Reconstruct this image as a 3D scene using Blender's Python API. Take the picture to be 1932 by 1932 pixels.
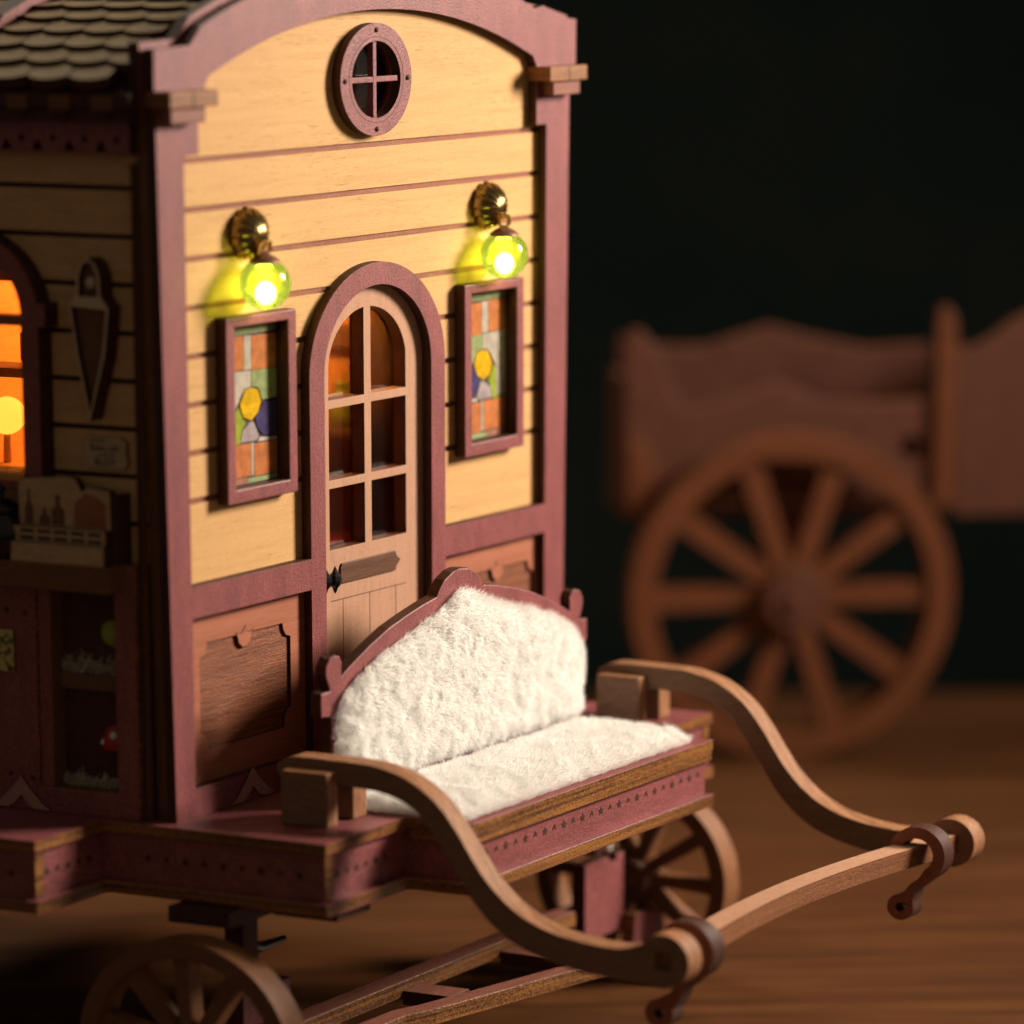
import bpy, bmesh, math, random
import numpy as np
from mathutils import Vector, Matrix, noise
from mathutils.geometry import tessellate_polygon

random.seed(7)
S = 0.001            # everything below is in millimetres
H = 51.0             # deck top above the table
SK = 0.278           # the side walls splay outward a little towards the back
_n = math.hypot(SK, 1)
EX, EY = -SK/_n, 1/_n

scene = bpy.context.scene
for o in list(bpy.data.objects): bpy.data.objects.remove(o)
COL = scene.collection

def V(x, y, z): return (x*S, y*S, (z+H)*S)

# ------------------------------------------------------------------ camera
camd = bpy.data.cameras.new('camera'); cam = bpy.data.objects.new('camera', camd); COL.objects.link(cam)
_r = Vector((0.60245902, -0.79814975, -0.00031896)); _u = Vector((0.143384, 0.1078359, 0.98377459)); _f = Vector((0.78516505, 0.59272961, -0.17940862))
M = Matrix((( _r.x, _u.x, -_f.x, -367.0152*S), (_r.y, _u.y, -_f.y, -341.5543*S), (_r.z, _u.z, -_f.z, (139.5943+H)*S), (0, 0, 0, 1)))
cam.matrix_world = M
camd.sensor_width = 36; camd.lens = 6333.72/1932*36
camd.clip_start = 0.01; camd.clip_end = 50
camd.dof.use_dof = True; camd.dof.focus_distance = 0.541; camd.dof.aperture_fstop = 8.8
scene.camera = cam

# ------------------------------------------------------------------ light
world = bpy.data.worlds.new('World'); scene.world = world; world.use_nodes = True
bg = world.node_tree.nodes['Background']
bg.inputs[0].default_value = (1.0, 0.80, 0.60, 1); bg.inputs[1].default_value = 0.10

def area(name, loc, target, size, power, color, spread=180):
    d = bpy.data.lights.new(name, 'AREA'); d.shape = 'RECTANGLE' if isinstance(size, tuple) else 'DISK'
    if isinstance(size, tuple): d.size, d.size_y = size[0]*S, size[1]*S
    else: d.size = size*S
    d.energy = power
    d.color = color
    d.spread = math.radians(spread)
    o = bpy.data.objects.new(name, d); COL.objects.link(o); o.location = V(*loc)
    o.rotation_euler = (Vector(V(*target)) - Vector(V(*loc))).to_track_quat('-Z', 'Y').to_euler()
    return o
area('key_lamp', (322, -282, 226), (50, -5, 45), (95, 130), 1.24, (1.0, 0.85, 0.71), 100)
area('overhead_lamp', (170, 330, 620), (20, 20, 60), 260, 1.7, (1.0, 0.86, 0.66))

vs = scene.view_settings
vs.view_transform = 'Standard'; vs.look = 'None'; vs.exposure = 0.0; vs.gamma = 1.0; vs.use_curve_mapping = False
scene.cycles.max_bounces = 12; scene.cycles.diffuse_bounces = 8; scene.cycles.transparent_max_bounces = 12
scene.cycles.sample_clamp_indirect = 4.0
scene.cycles.use_denoising = True

# ------------------------------------------------------------------ materials
MATS = {}
def nodes(name):
    m = bpy.data.materials.new(name); m.use_nodes = True; MATS[name] = m
    nt = m.node_tree; return m, nt, nt.nodes['Principled BSDF'], nt.nodes['Material Output']

def wood(name, dark, light, grain=(60, 900, 900), fine=(250, 4200, 4200), rough=0.55, spec=0.35, speck=0.25, bump=0.25, contrast=(0.3, 0.72), spscale=3800, fleck=0.0, fsc=(330, 3000, 7000)):
    m, nt, b, out = nodes(name); N, L = nt.nodes.new, nt.links.new
    tc = N('ShaderNodeTexCoord')
    def noisy(sc, detail, scale=1.0, rot=None):
        mp = N('ShaderNodeMapping'); mp.inputs['Scale'].default_value = sc
        L(tc.outputs['Object'], mp.inputs['Vector'])
        n = N('ShaderNodeTexNoise'); n.inputs['Scale'].default_value = scale; n.inputs['Detail'].default_value = detail; n.inputs['Roughness'].default_value = 0.6
        L(mp.outputs[0], n.inputs['Vector']); return n.outputs['Fac']
    a = noisy(grain, 4); f = noisy(fine, 3); s = noisy((spscale,)*3, 2)
    add = N('ShaderNodeMath'); add.operation = 'MULTIPLY_ADD'; L(f, add.inputs[0]); add.inputs[1].default_value = 0.45
    mul = N('ShaderNodeMath'); mul.operation = 'MULTIPLY'; L(a, mul.inputs[0]); mul.inputs[1].default_value = 0.55; L(mul.outputs[0], add.inputs[2])
    cr = N('ShaderNodeValToRGB'); cr.color_ramp.elements[0].position = contrast[0]; cr.color_ramp.elements[1].position = contrast[1]
    cr.color_ramp.elements[0].color = (*dark, 1); cr.color_ramp.elements[1].color = (*light, 1); L(add.outputs[0], cr.inputs[0])
    mr = N('ShaderNodeMapRange'); mr.inputs[1].default_value = 0.25; mr.inputs[2].default_value = 0.75; mr.inputs[3].default_value = 1-speck; mr.inputs[4].default_value = 1+speck; L(s, mr.inputs[0])
    mx = N('ShaderNodeMix'); mx.data_type = 'RGBA'; mx.blend_type = 'MULTIPLY'; mx.inputs[0].default_value = 1.0
    L(cr.outputs[0], mx.inputs[6]); L(mr.outputs[0], mx.inputs[7]); last = mx.outputs[2]
    if fleck:
        fk = noisy(fsc, 2); big = noisy((90, 200, 260), 2)
        fr_ = N('ShaderNodeMapRange'); fr_.inputs[1].default_value = 0.60; fr_.inputs[2].default_value = 0.72; fr_.inputs[3].default_value = 0.0; fr_.inputs[4].default_value = fleck; L(fk, fr_.inputs[0])
        bg_ = N('ShaderNodeMapRange'); bg_.inputs[1].default_value = 0.42; bg_.inputs[2].default_value = 0.62; L(big, bg_.inputs[0])
        fm = N('ShaderNodeMath'); fm.operation = 'MULTIPLY'; L(fr_.outputs[0], fm.inputs[0]); L(bg_.outputs[0], fm.inputs[1])
        m2 = N('ShaderNodeMix'); m2.data_type = 'RGBA'; L(fm.outputs[0], m2.inputs[0]); L(last, m2.inputs[6]); m2.inputs[7].default_value = (dark[0]*.3, dark[1]*.25, dark[2]*.22, 1); last = m2.outputs[2]
    L(last, b.inputs['Base Color'])
    b.inputs['Roughness'].default_value = rough; b.inputs['Specular IOR Level'].default_value = spec
    bm = N('ShaderNodeBump'); bm.inputs['Strength'].default_value = bump; bm.inputs['Distance'].default_value = 0.0001
    ad2 = N('ShaderNodeMath'); L(f, ad2.inputs[0]); L(s, ad2.inputs[1]); L(ad2.outputs[0], bm.inputs['Height']); L(bm.outputs[0], b.inputs['Normal'])
    return m

def plain(name, col, rough=0.5, metal=0.0, spec=0.5, emis=None, estr=0.0):
    m, nt, b, out = nodes(name)
    b.inputs['Base Color'].default_value = (*col, 1); b.inputs['Roughness'].default_value = rough; b.inputs['Metallic'].default_value = metal
    b.inputs['Specular IOR Level'].default_value = spec
    if emis: b.inputs['Emission Color'].default_value = (*emis, 1); b.inputs['Emission Strength'].default_value = estr
    return m

GX = (50, 800, 900)      # grain along x
GZ = (800, 800, 45)      # grain along z
wood('siding', (0.48, 0.265, 0.098), (0.63, 0.375, 0.155), GX, (200, 3000, 6500), 0.6, 0.25, 0.10, 0.2, (0.18, 0.55), 3800, 0.75)
GS = (300, 90, 900)
wood('side_siding', (0.46, 0.27, 0.12), (0.62, 0.40, 0.19), GS, (900, 300, 5200), 0.65, 0.2, 0.2, 0.2, (0.25, 0.65), 3800, 0.6)
wood('mauve', (0.148, 0.043, 0.046), (0.295, 0.086, 0.084), (260, 260, 70), (2600, 2600, 420), 0.46, 0.45, 0.55, 0.6, (0.3, 0.7), 3000)
wood('mauve_h', (0.148, 0.043, 0.046), (0.295, 0.086, 0.084), (70, 260, 260), (420, 2600, 2600), 0.46, 0.45, 0.55, 0.6, (0.3, 0.7), 3000)
wood('rust', (0.23, 0.078, 0.042), (0.36, 0.135, 0.075), GX, (220, 3000, 3000), 0.6, 0.3, 0.35, 0.3)
wood('burnt', (0.035, 0.012, 0.007), (0.085, 0.03, 0.016), (700, 700, 700), (2600, 2600, 2600), 0.6, 0.3, 0.35, 0.4)
wood('ply_edge', (0.055, 0.017, 0.004), (0.32, 0.130, 0.028), (40, 40, 1700), (2200, 2200, 2600), 0.42, 0.5, 0.6, 0.8, (0.40, 0.60))
wood('door_wood', (0.38, 0.205, 0.125), (0.50, 0.285, 0.18), GZ, (3600, 3000, 190), 0.6, 0.25, 0.12, 0.2, (0.2, 0.65), 3800, 0.4, (5000, 3000, 260))
wood('panel_terra', (0.31, 0.108, 0.06), (0.44, 0.165, 0.095), GX, (220, 3000, 3600), 0.6, 0.25, 0.15, 0.25)  # the lower panels' own pinkish terracotta
wood('panel_brown', (0.10, 0.026, 0.009), (0.30, 0.098, 0.038), (60, 900, 2600), (260, 3000, 5200), 0.45, 0.45, 0.3, 1.0, (0.34, 0.64))
wood('slot_brown', (0.07, 0.028, 0.013), (0.16, 0.07, 0.034), GX, (300, 3000, 3600), 0.5, 0.4, 0.2, 0.4)
wood('shaft_wood', (0.16, 0.092, 0.056), (0.26, 0.155, 0.098), (900, 90, 900), (3000, 300, 3000), 0.65, 0.2, 0.22, 0.35)
wood('shaft_edge', (0.19, 0.082, 0.037), (0.37, 0.185, 0.092), (1700, 40, 40), (3000, 500, 500), 0.6, 0.25, 0.3, 0.5, (0.41, 0.59))
wood('corbel_wood', (0.12, 0.042, 0.012), (0.33, 0.135, 0.038), (60, 60, 1500), (1800, 1800, 2400), 0.5, 0.4, 0.4, 0.6, (0.35, 0.65))
wood('pale_rim', (0.48, 0.40, 0.26), (0.62, 0.53, 0.36), GS, (1400, 700, 1400), 0.6, 0.25, 0.15, 0.3)
wood('bar_edge', (0.12, 0.042, 0.016), (0.28, 0.115, 0.048), (40, 40, 1900), (900, 900, 3600), 0.5, 0.45, 0.35, 0.7, (0.33, 0.66))
wood('wheel_wood', (0.11, 0.048, 0.022), (0.19, 0.086, 0.041), (300, 300, 300), (2400, 2400, 2400), 0.5, 0.4, 0.3, 0.35)
wood('shingle_wood', (0.21, 0.148, 0.07), (0.34, 0.24, 0.118), GS, (1400, 700, 1400), 0.65, 0.2, 0.2, 0.3)
wood('box_wood', (0.38, 0.27, 0.15), (0.54, 0.39, 0.22), GS, (1400, 700, 1400), 0.65, 0.2, 0.15, 0.3)
wood('counter_wood', (0.11, 0.05, 0.022), (0.19, 0.09, 0.042), GS, (1400, 700, 2400), 0.55, 0.3, 0.2, 0.3)
wood('table_wood', (0.032, 0.012, 0.0045), (0.145, 0.055, 0.018), (9, 200, 20), (40, 1100, 40), 0.38, 0.4, 0.12, 0.5, (0.34, 0.64), 1500)
for _nd in MATS['table_wood'].node_tree.nodes:
    if _nd.type == 'MAPPING' and abs(_nd.inputs['Scale'].default_value[0] - _nd.inputs['Scale'].default_value[1]) > 1:
        _nt = MATS['table_wood'].node_tree; _m = _nt.nodes.new('ShaderNodeMapping'); _m.inputs['Rotation'].default_value = (0, 0, math.radians(50))
        _src = _nd.inputs['Vector'].links[0].from_socket; _nt.links.new(_src, _m.inputs['Vector']); _nt.links.new(_m.outputs[0], _nd.inputs['Vector'])
wood('interior_wood', (0.42, 0.20, 0.06), (0.62, 0.32, 0.10), GX, (300, 2000, 2000), 0.6, 0.2, 0.15, 0.2)
wood('wheel_edge', (0.15, 0.06, 0.024), (0.29, 0.125, 0.052), (300, 300, 300), (2400, 2400, 2400), 0.55, 0.3, 0.3, 0.4)
wood('beam_wood', (0.17, 0.062, 0.042), (0.27, 0.105, 0.072), GX, (220, 3000, 3000), 0.5, 0.35, 0.35, 0.4)
wood('cart_wood', (0.12, 0.035, 0.011), (0.185, 0.057, 0.019), (200, 200, 200), (1500, 1500, 1500), 0.55, 0.3, 0.2, 0.3)
wood('cart_mauve', (0.085, 0.029, 0.015), (0.15, 0.052, 0.028), (200, 200, 200), (1500, 1500, 1500), 0.55, 0.3, 0.2, 0.3)
wood('fur', (0.965, 0.955, 0.93), (0.99, 0.985, 0.97), (300, 300, 300), (900, 900, 900), 0.9, 0.1, 0.03, 0.0, (0.25, 0.6))
def _fur():
    nt = MATS['fur'].node_tree; N, L = nt.nodes.new, nt.links.new; b = nt.nodes['Principled BSDF']; out = nt.nodes['Material Output']
    tr = N('ShaderNodeBsdfTranslucent'); src = b.inputs['Base Color'].links[0].from_socket; L(src, tr.inputs[0])
    mx = N('ShaderNodeMixShader'); mx.inputs[0].default_value = 0.55; L(b.outputs[0], mx.inputs[1]); L(tr.outputs[0], mx.inputs[2]); L(mx.outputs[0], out.inputs[0])
_fur()
wood('mauve_pale', (0.36, 0.18, 0.16), (0.44, 0.24, 0.21), GX, (220, 3000, 3000), 0.6, 0.3, 0.2, 0.2)
wood('brass', (0.16, 0.105, 0.035), (0.42, 0.30, 0.12), (500, 500, 500), (1800, 1800, 1800), 0.24, 0.5, 0.2, 0.15)
MATS['brass'].node_tree.nodes['Principled BSDF'].inputs['Metallic'].default_value = 0.95
plain('gold_wire', (0.75, 0.46, 0.12), 0.25, 1.0)
plain('cap_metal', (0.22, 0.11, 0.07), 0.45, 0.6)
plain('black_metal', (0.012, 0.011, 0.012), 0.3, 0.3)
plain('black_glaze', (0.010, 0.009, 0.010), 0.15, 0.0)
plain('print_dark', (0.035, 0.022, 0.015), 0.7)
plain('line_dark', (0.10, 0.045, 0.025), 0.7)
plain('red_paint', (0.34, 0.012, 0.012), 0.4)
plain('white_paint', (0.75, 0.72, 0.66), 0.5)
plain('green_ball', (0.28, 0.34, 0.035), 0.6)
wood('moss', (0.40, 0.37, 0.28), (0.75, 0.70, 0.58), (700, 700, 700), (2000, 2000, 2000), 0.9, 0.05, 0.3, 0.0)
wood('label_print', (0.06, 0.06, 0.02), (0.52, 0.46, 0.17), (500, 500, 500), (900, 900, 900), 0.6, 0.2, 0.2, 0.0, (0.42, 0.52))
wood('sign_plate', (0.38, 0.29, 0.18), (0.48, 0.37, 0.24), GS, (900, 900, 900), 0.6, 0.2, 0.15, 0.1)
wood('backdrop_cloth', (0.008, 0.022, 0.024), (0.042, 0.052, 0.046), (2.5, 2.5, 2.5), (9, 9, 9), 0.9, 0.1, 0.0, 0.0, (0.35, 0.72))
plain('lead', (0.06, 0.035, 0.03), 0.5)
plain('dark_cord', (0.05, 0.045, 0.04), 0.5)

def pane_mat(name, col):
    m, nt, b, out = nodes(name); N, L = nt.nodes.new, nt.links.new
    tc = N('ShaderNodeTexCoord'); n = N('ShaderNodeTexNoise'); n.inputs['Scale'].default_value = 700; n.inputs['Detail'].default_value = 4
    L(tc.outputs['Object'], n.inputs['Vector'])
    cr = N('ShaderNodeValToRGB'); cr.color_ramp.elements[0].position = 0.3; cr.color_ramp.elements[1].position = 0.7
    cr.color_ramp.elements[0].color = (*[c*0.78 for c in col], 1); cr.color_ramp.elements[1].color = (*[min(1, c*1.15) for c in col], 1)
    L(n.outputs['Fac'], cr.inputs[0]); L(cr.outputs[0], b.inputs['Base Color']); b.inputs['Roughness'].default_value = 0.25
    tr = N('ShaderNodeBsdfTranslucent'); L(cr.outputs[0], tr.inputs[0])
    mx = N('ShaderNodeMixShader'); mx.inputs[0].default_value = 0.35; L(b.outputs[0], mx.inputs[1]); L(tr.outputs[0], mx.inputs[2]); L(mx.outputs[0], out.inputs[0])
for nme, c in dict(pane_orange=(0.72, 0.27, 0.10), pane_green=(0.42, 0.50, 0.23), pane_grey=(0.64, 0.58, 0.48), pane_yellow=(0.85, 0.55, 0.02),
                   pane_violet=(0.10, 0.08, 0.20), pane_lilac=(0.55, 0.47, 0.47), pane_lime=(0.42, 0.52, 0.06), pane_pink=(0.55, 0.25, 0.17)).items(): pane_mat(nme, c)

def clear_glass():
    m, nt, b, out = nodes('clear_glass'); N, L = nt.nodes.new, nt.links.new
    t = N('ShaderNodeBsdfTransparent'); t.inputs[0].default_value = (0.93, 0.93, 0.9, 1); g = N('ShaderNodeBsdfGlossy'); g.inputs['Roughness'].default_value = 0.05
    fr = N('ShaderNodeFresnel'); fr.inputs[0].default_value = 1.3
    mx = N('ShaderNodeMixShader'); L(fr.outputs[0], mx.inputs[0]); L(t.outputs[0], mx.inputs[1]); L(g.outputs[0], mx.inputs[2]); L(mx.outputs[0], out.inputs[0])
clear_glass()
def bulb_glass():
    m, nt, b, out = nodes('bulb_glass'); N, L = nt.nodes.new, nt.links.new
    t = N('ShaderNodeBsdfTransparent'); lw = N('ShaderNodeLayerWeight'); lw.inputs[0].default_value = 0.35
    mc_ = N('ShaderNodeMix'); mc_.data_type = 'RGBA'; mc_.inputs[6].default_value = (0.80, 0.93, 0.18, 1); mc_.inputs[7].default_value = (0.24, 0.64, 0.06, 1)
    L(lw.outputs['Facing'], mc_.inputs[0]); L(mc_.outputs[2], t.inputs[0])   # longer path through the shell towards the rim
    tl = N('ShaderNodeBsdfTranslucent'); tl.inputs[0].default_value = (0.70, 0.85, 0.14, 1)
    g = N('ShaderNodeBsdfGlossy'); g.inputs['Roughness'].default_value = 0.08; g.inputs[0].default_value = (1, 1, 0.9, 1)
    m1 = N('ShaderNodeMixShader'); m1.inputs[0].default_value = 0.14; L(t.outputs[0], m1.inputs[1]); L(tl.outputs[0], m1.inputs[2])
    fr = N('ShaderNodeFresnel'); fr.inputs[0].default_value = 1.45
    mx = N('ShaderNodeMixShader'); L(fr.outputs[0], mx.inputs[0]); L(m1.outputs[0], mx.inputs[1]); L(g.outputs[0], mx.inputs[2]); L(mx.outputs[0], out.inputs[0])
bulb_glass()
plain('led_core', (1, 1, 0.8), 0.5, 0, 0.5, (1.0, 0.95, 0.50), 19.0)
plain('lamp_glow', (1, 0.7, 0.2), 0.5, 0, 0.5, (1.0, 0.42, 0.05), 2.0)

# ------------------------------------------------------------------ builders
def props(o, label=None, cat=None, group=None, kind=None):
    if label: o['label'] = label
    if cat: o['category'] = cat
    if group: o['group'] = group
    if kind: o['kind'] = kind
    return o
ORIG = {}
def thing(name, base, label, cat, group=None):
    o = bpy.data.objects.new(name, None); COL.objects.link(o); o.location = V(*base); o.empty_display_size = 0.005
    ORIG[o.name] = Vector(o.location); return props(o, label, cat, group)
def attach(o, parent):
    """keep vertices where they are (mm world), parent to a thing or to a part"""
    if parent is not None:
        o.parent = parent
        o.location = -ORIG[parent.name] if parent.name in ORIG else Vector((0, 0, 0))
    return o
def mesh_obj(name, verts, faces, mats, parent=None, mi=None, smooth=False, bevel=0.0, raw=False):
    me = bpy.data.meshes.new(name)
    me.from_pydata(verts, [], faces)
    bm = bmesh.new(); bm.from_mesh(me); bmesh.ops.recalc_face_normals(bm, faces=bm.faces)
    bm.to_mesh(me); bm.free()
    for m in (mats if isinstance(mats, (list, tuple)) else [mats]): me.materials.append(MATS[m])
    if mi is not None: me.polygons.foreach_set('material_index', mi)
    if smooth: me.polygons.foreach_set('use_smooth', [True]*len(me.polygons))
    me.update()
    o = bpy.data.objects.new(name, me); COL.objects.link(o)
    if bevel:
        b = o.modifiers.new('edge', 'BEVEL'); b.width = bevel*S; b.segments = 2; b.limit_method = 'ANGLE'; b.angle_limit = math.radians(50); b.use_clamp_overlap = True
    return attach(o, parent)

def FAC(a, b, t): return V(a, t, b)                               # a=x  b=z  t=y   (front wall)
def SID(s, b, t): return V(t + EX*s, EY*s, b)                     # s along the side wall, t=x at the front
def HOR(a, b, t): return V(a - SK*b, b, t)                        # a=x in caravan, b=y, t=z

class MB:
    def __init__(self): self.v = []; self.f = []; self.mi = []
    def plate(self, outer, holes, fn, t0, t1, m0=0, m1=1):
        loops = [outer] + list(holes)
        pts = [p for l in loops for p in l]; n = len(pts); base = len(self.v)
        tris = tessellate_polygon([[Vector((p[0], p[1], 0)) for p in l] for l in loops])
        for t in (t0, t1): self.v += [fn(p[0], p[1], t) for p in pts]
        for tr in tris:
            if len(set(tr)) < 3: continue
            self.f.append(tuple(base+i for i in tr)); self.mi.append(m0)
            self.f.append(tuple(base+n+i for i in reversed(tr))); self.mi.append(m0)
        k = 0
        for l in loops:
            c = len(l)
            for i in range(c):
                a, b = k+i, k+(i+1) % c
                self.f.append((base+a, base+b, base+n+b, base+n+a)); self.mi.append(m1)
            k += c
        return self
    def box(self, x0, x1, y0, y1, z0, z1, fn=HOR, m=0, mside=None):
        return self.plate([(x0, y0), (x1, y0), (x1, y1), (x0, y1)], [], fn, z0, z1, m, m if mside is None else mside)
    def tube(self, path, r, seg=8, m=0):
        P = [Vector(p) for p in path]; base = len(self.v); n = len(P); up = Vector((0.31, 0.2, 0.93))
        for i, p in enumerate(P):
            d = (P[min(i+1, n-1)] - P[max(i-1, 0)]).normalized(); a = d.cross(up).normalized(); b = d.cross(a)
            rr = r[i] if isinstance(r, (list, tuple)) else r
            for k in range(seg):
                q = 2*math.pi*k/seg; self.v.append(tuple(p + (a*math.cos(q) + b*math.sin(q))*rr*S))
        for i in range(n-1):
            for k in range(seg):
                self.f.append((base+i*seg+k, base+i*seg+(k+1) % seg, base+(i+1)*seg+(k+1) % seg, base+(i+1)*seg+k)); self.mi.append(m)
        self.f.append(tuple(base+k for k in range(seg))); self.f.append(tuple(base+(n-1)*seg+k for k in reversed(range(seg)))); self.mi += [m, m]
        return self
    def lathe(self, prof, centre, axis=(0, 0, 1), seg=24, m=0, flute=0, famp=0.0):
        """prof: list of (radius, height) in mm, along axis from centre (world mm)"""
        A = Vector(axis).normalized(); B = A.orthogonal().normalized(); Cc = A.cross(B); c = Vector(V(*centre)); base = len(self.v)
        for r, h in prof:
            for k in range(seg):
                q = 2*math.pi*k/seg; rr = r*(1 + famp*abs(math.sin(q*flute/2)) if flute else 1)
                self.v.append(tuple(c + (B*math.cos(q)*rr + Cc*math.sin(q)*rr + A*h)*S))
        for i in range(len(prof)-1):
            for k in range(seg):
                self.f.append((base+i*seg+k, base+i*seg+(k+1) % seg, base+(i+1)*seg+(k+1) % seg, base+(i+1)*seg+k)); self.mi.append(m)
        self.f.append(tuple(base+k for k in range(seg))); self.f.append(tuple(base+(len(prof)-1)*seg+k for k in reversed(range(seg)))); self.mi += [m, m]
        return self
    def build(self, name, mats, parent=None, bevel=0.0, smooth=False, label=None, kind=None):
        o = mesh_obj(name, self.v, self.f, mats, parent, self.mi, smooth, bevel)
        if smooth:
            o.data.set_sharp_from_angle(angle=math.radians(38))
        return props(o, label, None, None, kind)

def arc(cx, cz, r, a0, a1, n):
    return [(cx + r*math.cos(math.radians(a0+(a1-a0)*i/n)), cz + r*math.sin(math.radians(a0+(a1-a0)*i/n))) for i in range(n+1)]
def circ(cx, cz, r, n=40, a0=0): return [(cx + r*math.cos(2*math.pi*i/n+a0), cz + r*math.sin(2*math.pi*i/n+a0)) for i in range(n)]
def offset(poly, d):
    n = len(poly); A = sum(poly[i][0]*poly[(i+1) % n][1] - poly[(i+1) % n][0]*poly[i][1] for i in range(n)); sg = 1 if A > 0 else -1
    out = []
    for i in range(n):
        p0, p1, p2 = Vector(poly[i-1]), Vector(poly[i]), Vector(poly[(i+1) % n])
        d1 = (p1-p0).normalized(); d2 = (p2-p1).normalized(); n1 = Vector((d1.y, -d1.x))*sg; n2 = Vector((d2.y, -d2.x))*sg
        b = (n1+n2); k = b.length_squared
        q = p1 + b*(2*d/k) if k > 1e-6 else p1 + n1*d
        out.append((q.x, q.y))
    return out
def star(cx, cz, r, n=5, inner=0.45, rot=90):
    return [(cx + (r if i % 2 == 0 else r*inner)*math.cos(math.radians(rot+i*180/n)), cz + (r if i % 2 == 0 else r*inner)*math.sin(math.radians(rot+i*180/n))) for i in range(2*n)]

# ================================================================== setting
# table: camera-facing edge of the world is the table's far edge
def table():
    d = Vector((_f.x, _f.y)).normalized(); r = Vector((d.y, -d.x)); c = Vector((-367, -341.6))
    P = [c - d*500 - r*900, c - d*500 + r*900, c + d*800 + r*900, c + d*800 - r*900]
    mb = MB(); mb.plate([(p.x, p.y) for p in P], [], lambda a, b, t: (a*S, b*S, t*S), -25, 0, 0, 0)
    o = mb.build('table', ['table_wood']); props(o, None, None, None, 'structure')
    # backdrop
    m2 = MB(); b0 = c + d*1500
    pts = [b0 - r*1800, b0 + r*1800]
    m2.v = [(pts[0].x*S, pts[0].y*S, -0.8), (pts[1].x*S, pts[1].y*S, -0.8), (pts[1].x*S, pts[1].y*S, 1.6), (pts[0].x*S, pts[0].y*S, 1.6)]; m2.f = [(0, 1, 2, 3)]; m2.mi = [0]
    o = m2.build('backdrop', ['backdrop_cloth']); props(o, None, None, None, 'structure')
table()

# ================================================================== caravan
CAR = thing('caravan', (50, 10, -H), 'yellow plank wooden model caravan with mauve trim, shingled roof and spoked wheels', 'model caravan')

# ---- deck
deck = [(16.8, -36.6), (83.2, -36.6), (83.2, -25.8), (102.2, -25.8), (102.2, 10.3), (117.5, 10.3), (117.5, 104), (-17.5, 104), (-17.5, 10.3), (-2.4, 10.3), (-2.4, -25.8), (16.8, -25.8)]
MB().plate(deck, [], HOR, -1.8, 0, 0, 1).build('deck', ['mauve_h', 'ply_edge'], CAR, 0.2)
MB().plate(offset(deck, -0.9), [], HOR, -9.4, -1.805, 0, 0).build('deck_skirt', ['mauve_h'], CAR)
MB().plate(offset(deck, 0.25), [], HOR, -11.5, -9.405, 0, 1).build('deck_trim', ['mauve_h', 'ply_edge'], CAR, 0.45)
MB().plate([(16.9, -36.45), (83.1, -36.45), (83.1, -26.2), (16.9, -26.2)], [], HOR, -3.5, -1.81, 0, 1).build('seat_board', ['mauve_h', 'ply_edge'], CAR, 0.2)
MB().box(2, 10, -24.5, -14, -13.4, -11.51).build('corner_block', ['burnt'], CAR, 0.15)
MB().box(90, 98, -24.5, -14, -13.4, -11.51).build('corner_block', ['burnt'], CAR, 0.15)
# little star marks cut in the skirts
def marks(name, pts, fn, t, parent):
    mb = MB()
    for i, (a, b) in enumerate(pts):
        r = 0.78 if i % 2 == 0 else 0.55
        sh = star(a, b, r, 5, 0.5) if i % 2 == 0 else [(a-r, b-0.35), (a, b-0.1), (a+r, b-0.35), (a+0.15, b+r), (a-0.15, b+r)]
        mb.plate(sh, [], fn, t-0.03, t+0.03, 0, 0)
    mb.build(name, ['burnt'], parent, 0, False, None, 'stuff')
FRN = lambda yy: (lambda a, b, t: HOR(a, yy + t, b))
marks('star_marks', [(21.5 + i*2.55, -5.7) for i in range(24)], FRN(-35.72), 0, CAR)
marks('star_marks', [(1.5 + i*2.3, -5.6) for i in range(6)], FRN(-24.92), 0, CAR)
marks('star_marks', [(87 + i*2.3, -5.6) for i in range(6)], FRN(-24.92), 0, CAR)
marks('star_marks', [(-14 + i*2.3, -5.6) for i in range(5)], FRN(11.18), 0, CAR)
SKL = lambda xx: (lambda a, b, t: HOR(xx + t, a, b))
marks('star_marks', [(-21 + i*3.1, -5.6) for i in range(9)], SKL(-1.52), 0, CAR)
marks('star_marks', [(15 + i*3.1, -5.6) for i in range(8)], SKL(-16.62), 0, CAR)
# finger joint ends at the skirt corners
for (a, b) in ((-16.7, 11.14), (-1.6, -24.96), (102.2-1.8, -24.96)):
    MB().plate([(a+0.1, -9.2), (a+1.9, -9.2), (a+1.9, -2), (a+0.1, -2)], [], FRN(b), -0.12, 0.2, 0, 0).build('joint_end', ['ply_edge'], CAR, 0.1)

# ---- front wall: backing plate, planks, frame
AC = (50.7, 24.6); RIN, ROUT = 97.9, 105.3
GZS = [101.03 - 7.42*i for i in range(8)]
WL = (14.5, 27.0, 50.0, 75.2); WR = (100.9-27.0, 100.9-14.5, 49.6, 74.9)
DX0, DX1, DZT = 32.44, 67.0, 82.3
DXC = (DX0+DX1)/2; DR = (DX1-DX0)/2; DSP = DZT-DR; DRI = 13.65
def fl(x, z): return x - 0.017*z if x < 50 else x + 0.017*z
arch_cut = [(DXC-DR+1.5, 0.3)] + [(DXC - (DR-1.5)*math.cos(math.radians(a)), DSP + (DR-1.5)*math.sin(math.radians(a))) for a in range(0, 181, 9)] + [(DXC+DR-1.5, 0.3)]
RW = (49.78, 111.43)
rect = lambda r, d=0: [(r[0]-d, r[2]-d), (r[1]+d, r[2]-d), (r[1]+d, r[3]+d), (r[0]-d, r[3]+d)]
body_out = [(2, 0.02), (98.5, 0.02), (99.6, 108)] + arc(AC[0], AC[1], 101.5, 61.2, 118.8, 30) + [(1, 108)]
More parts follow.
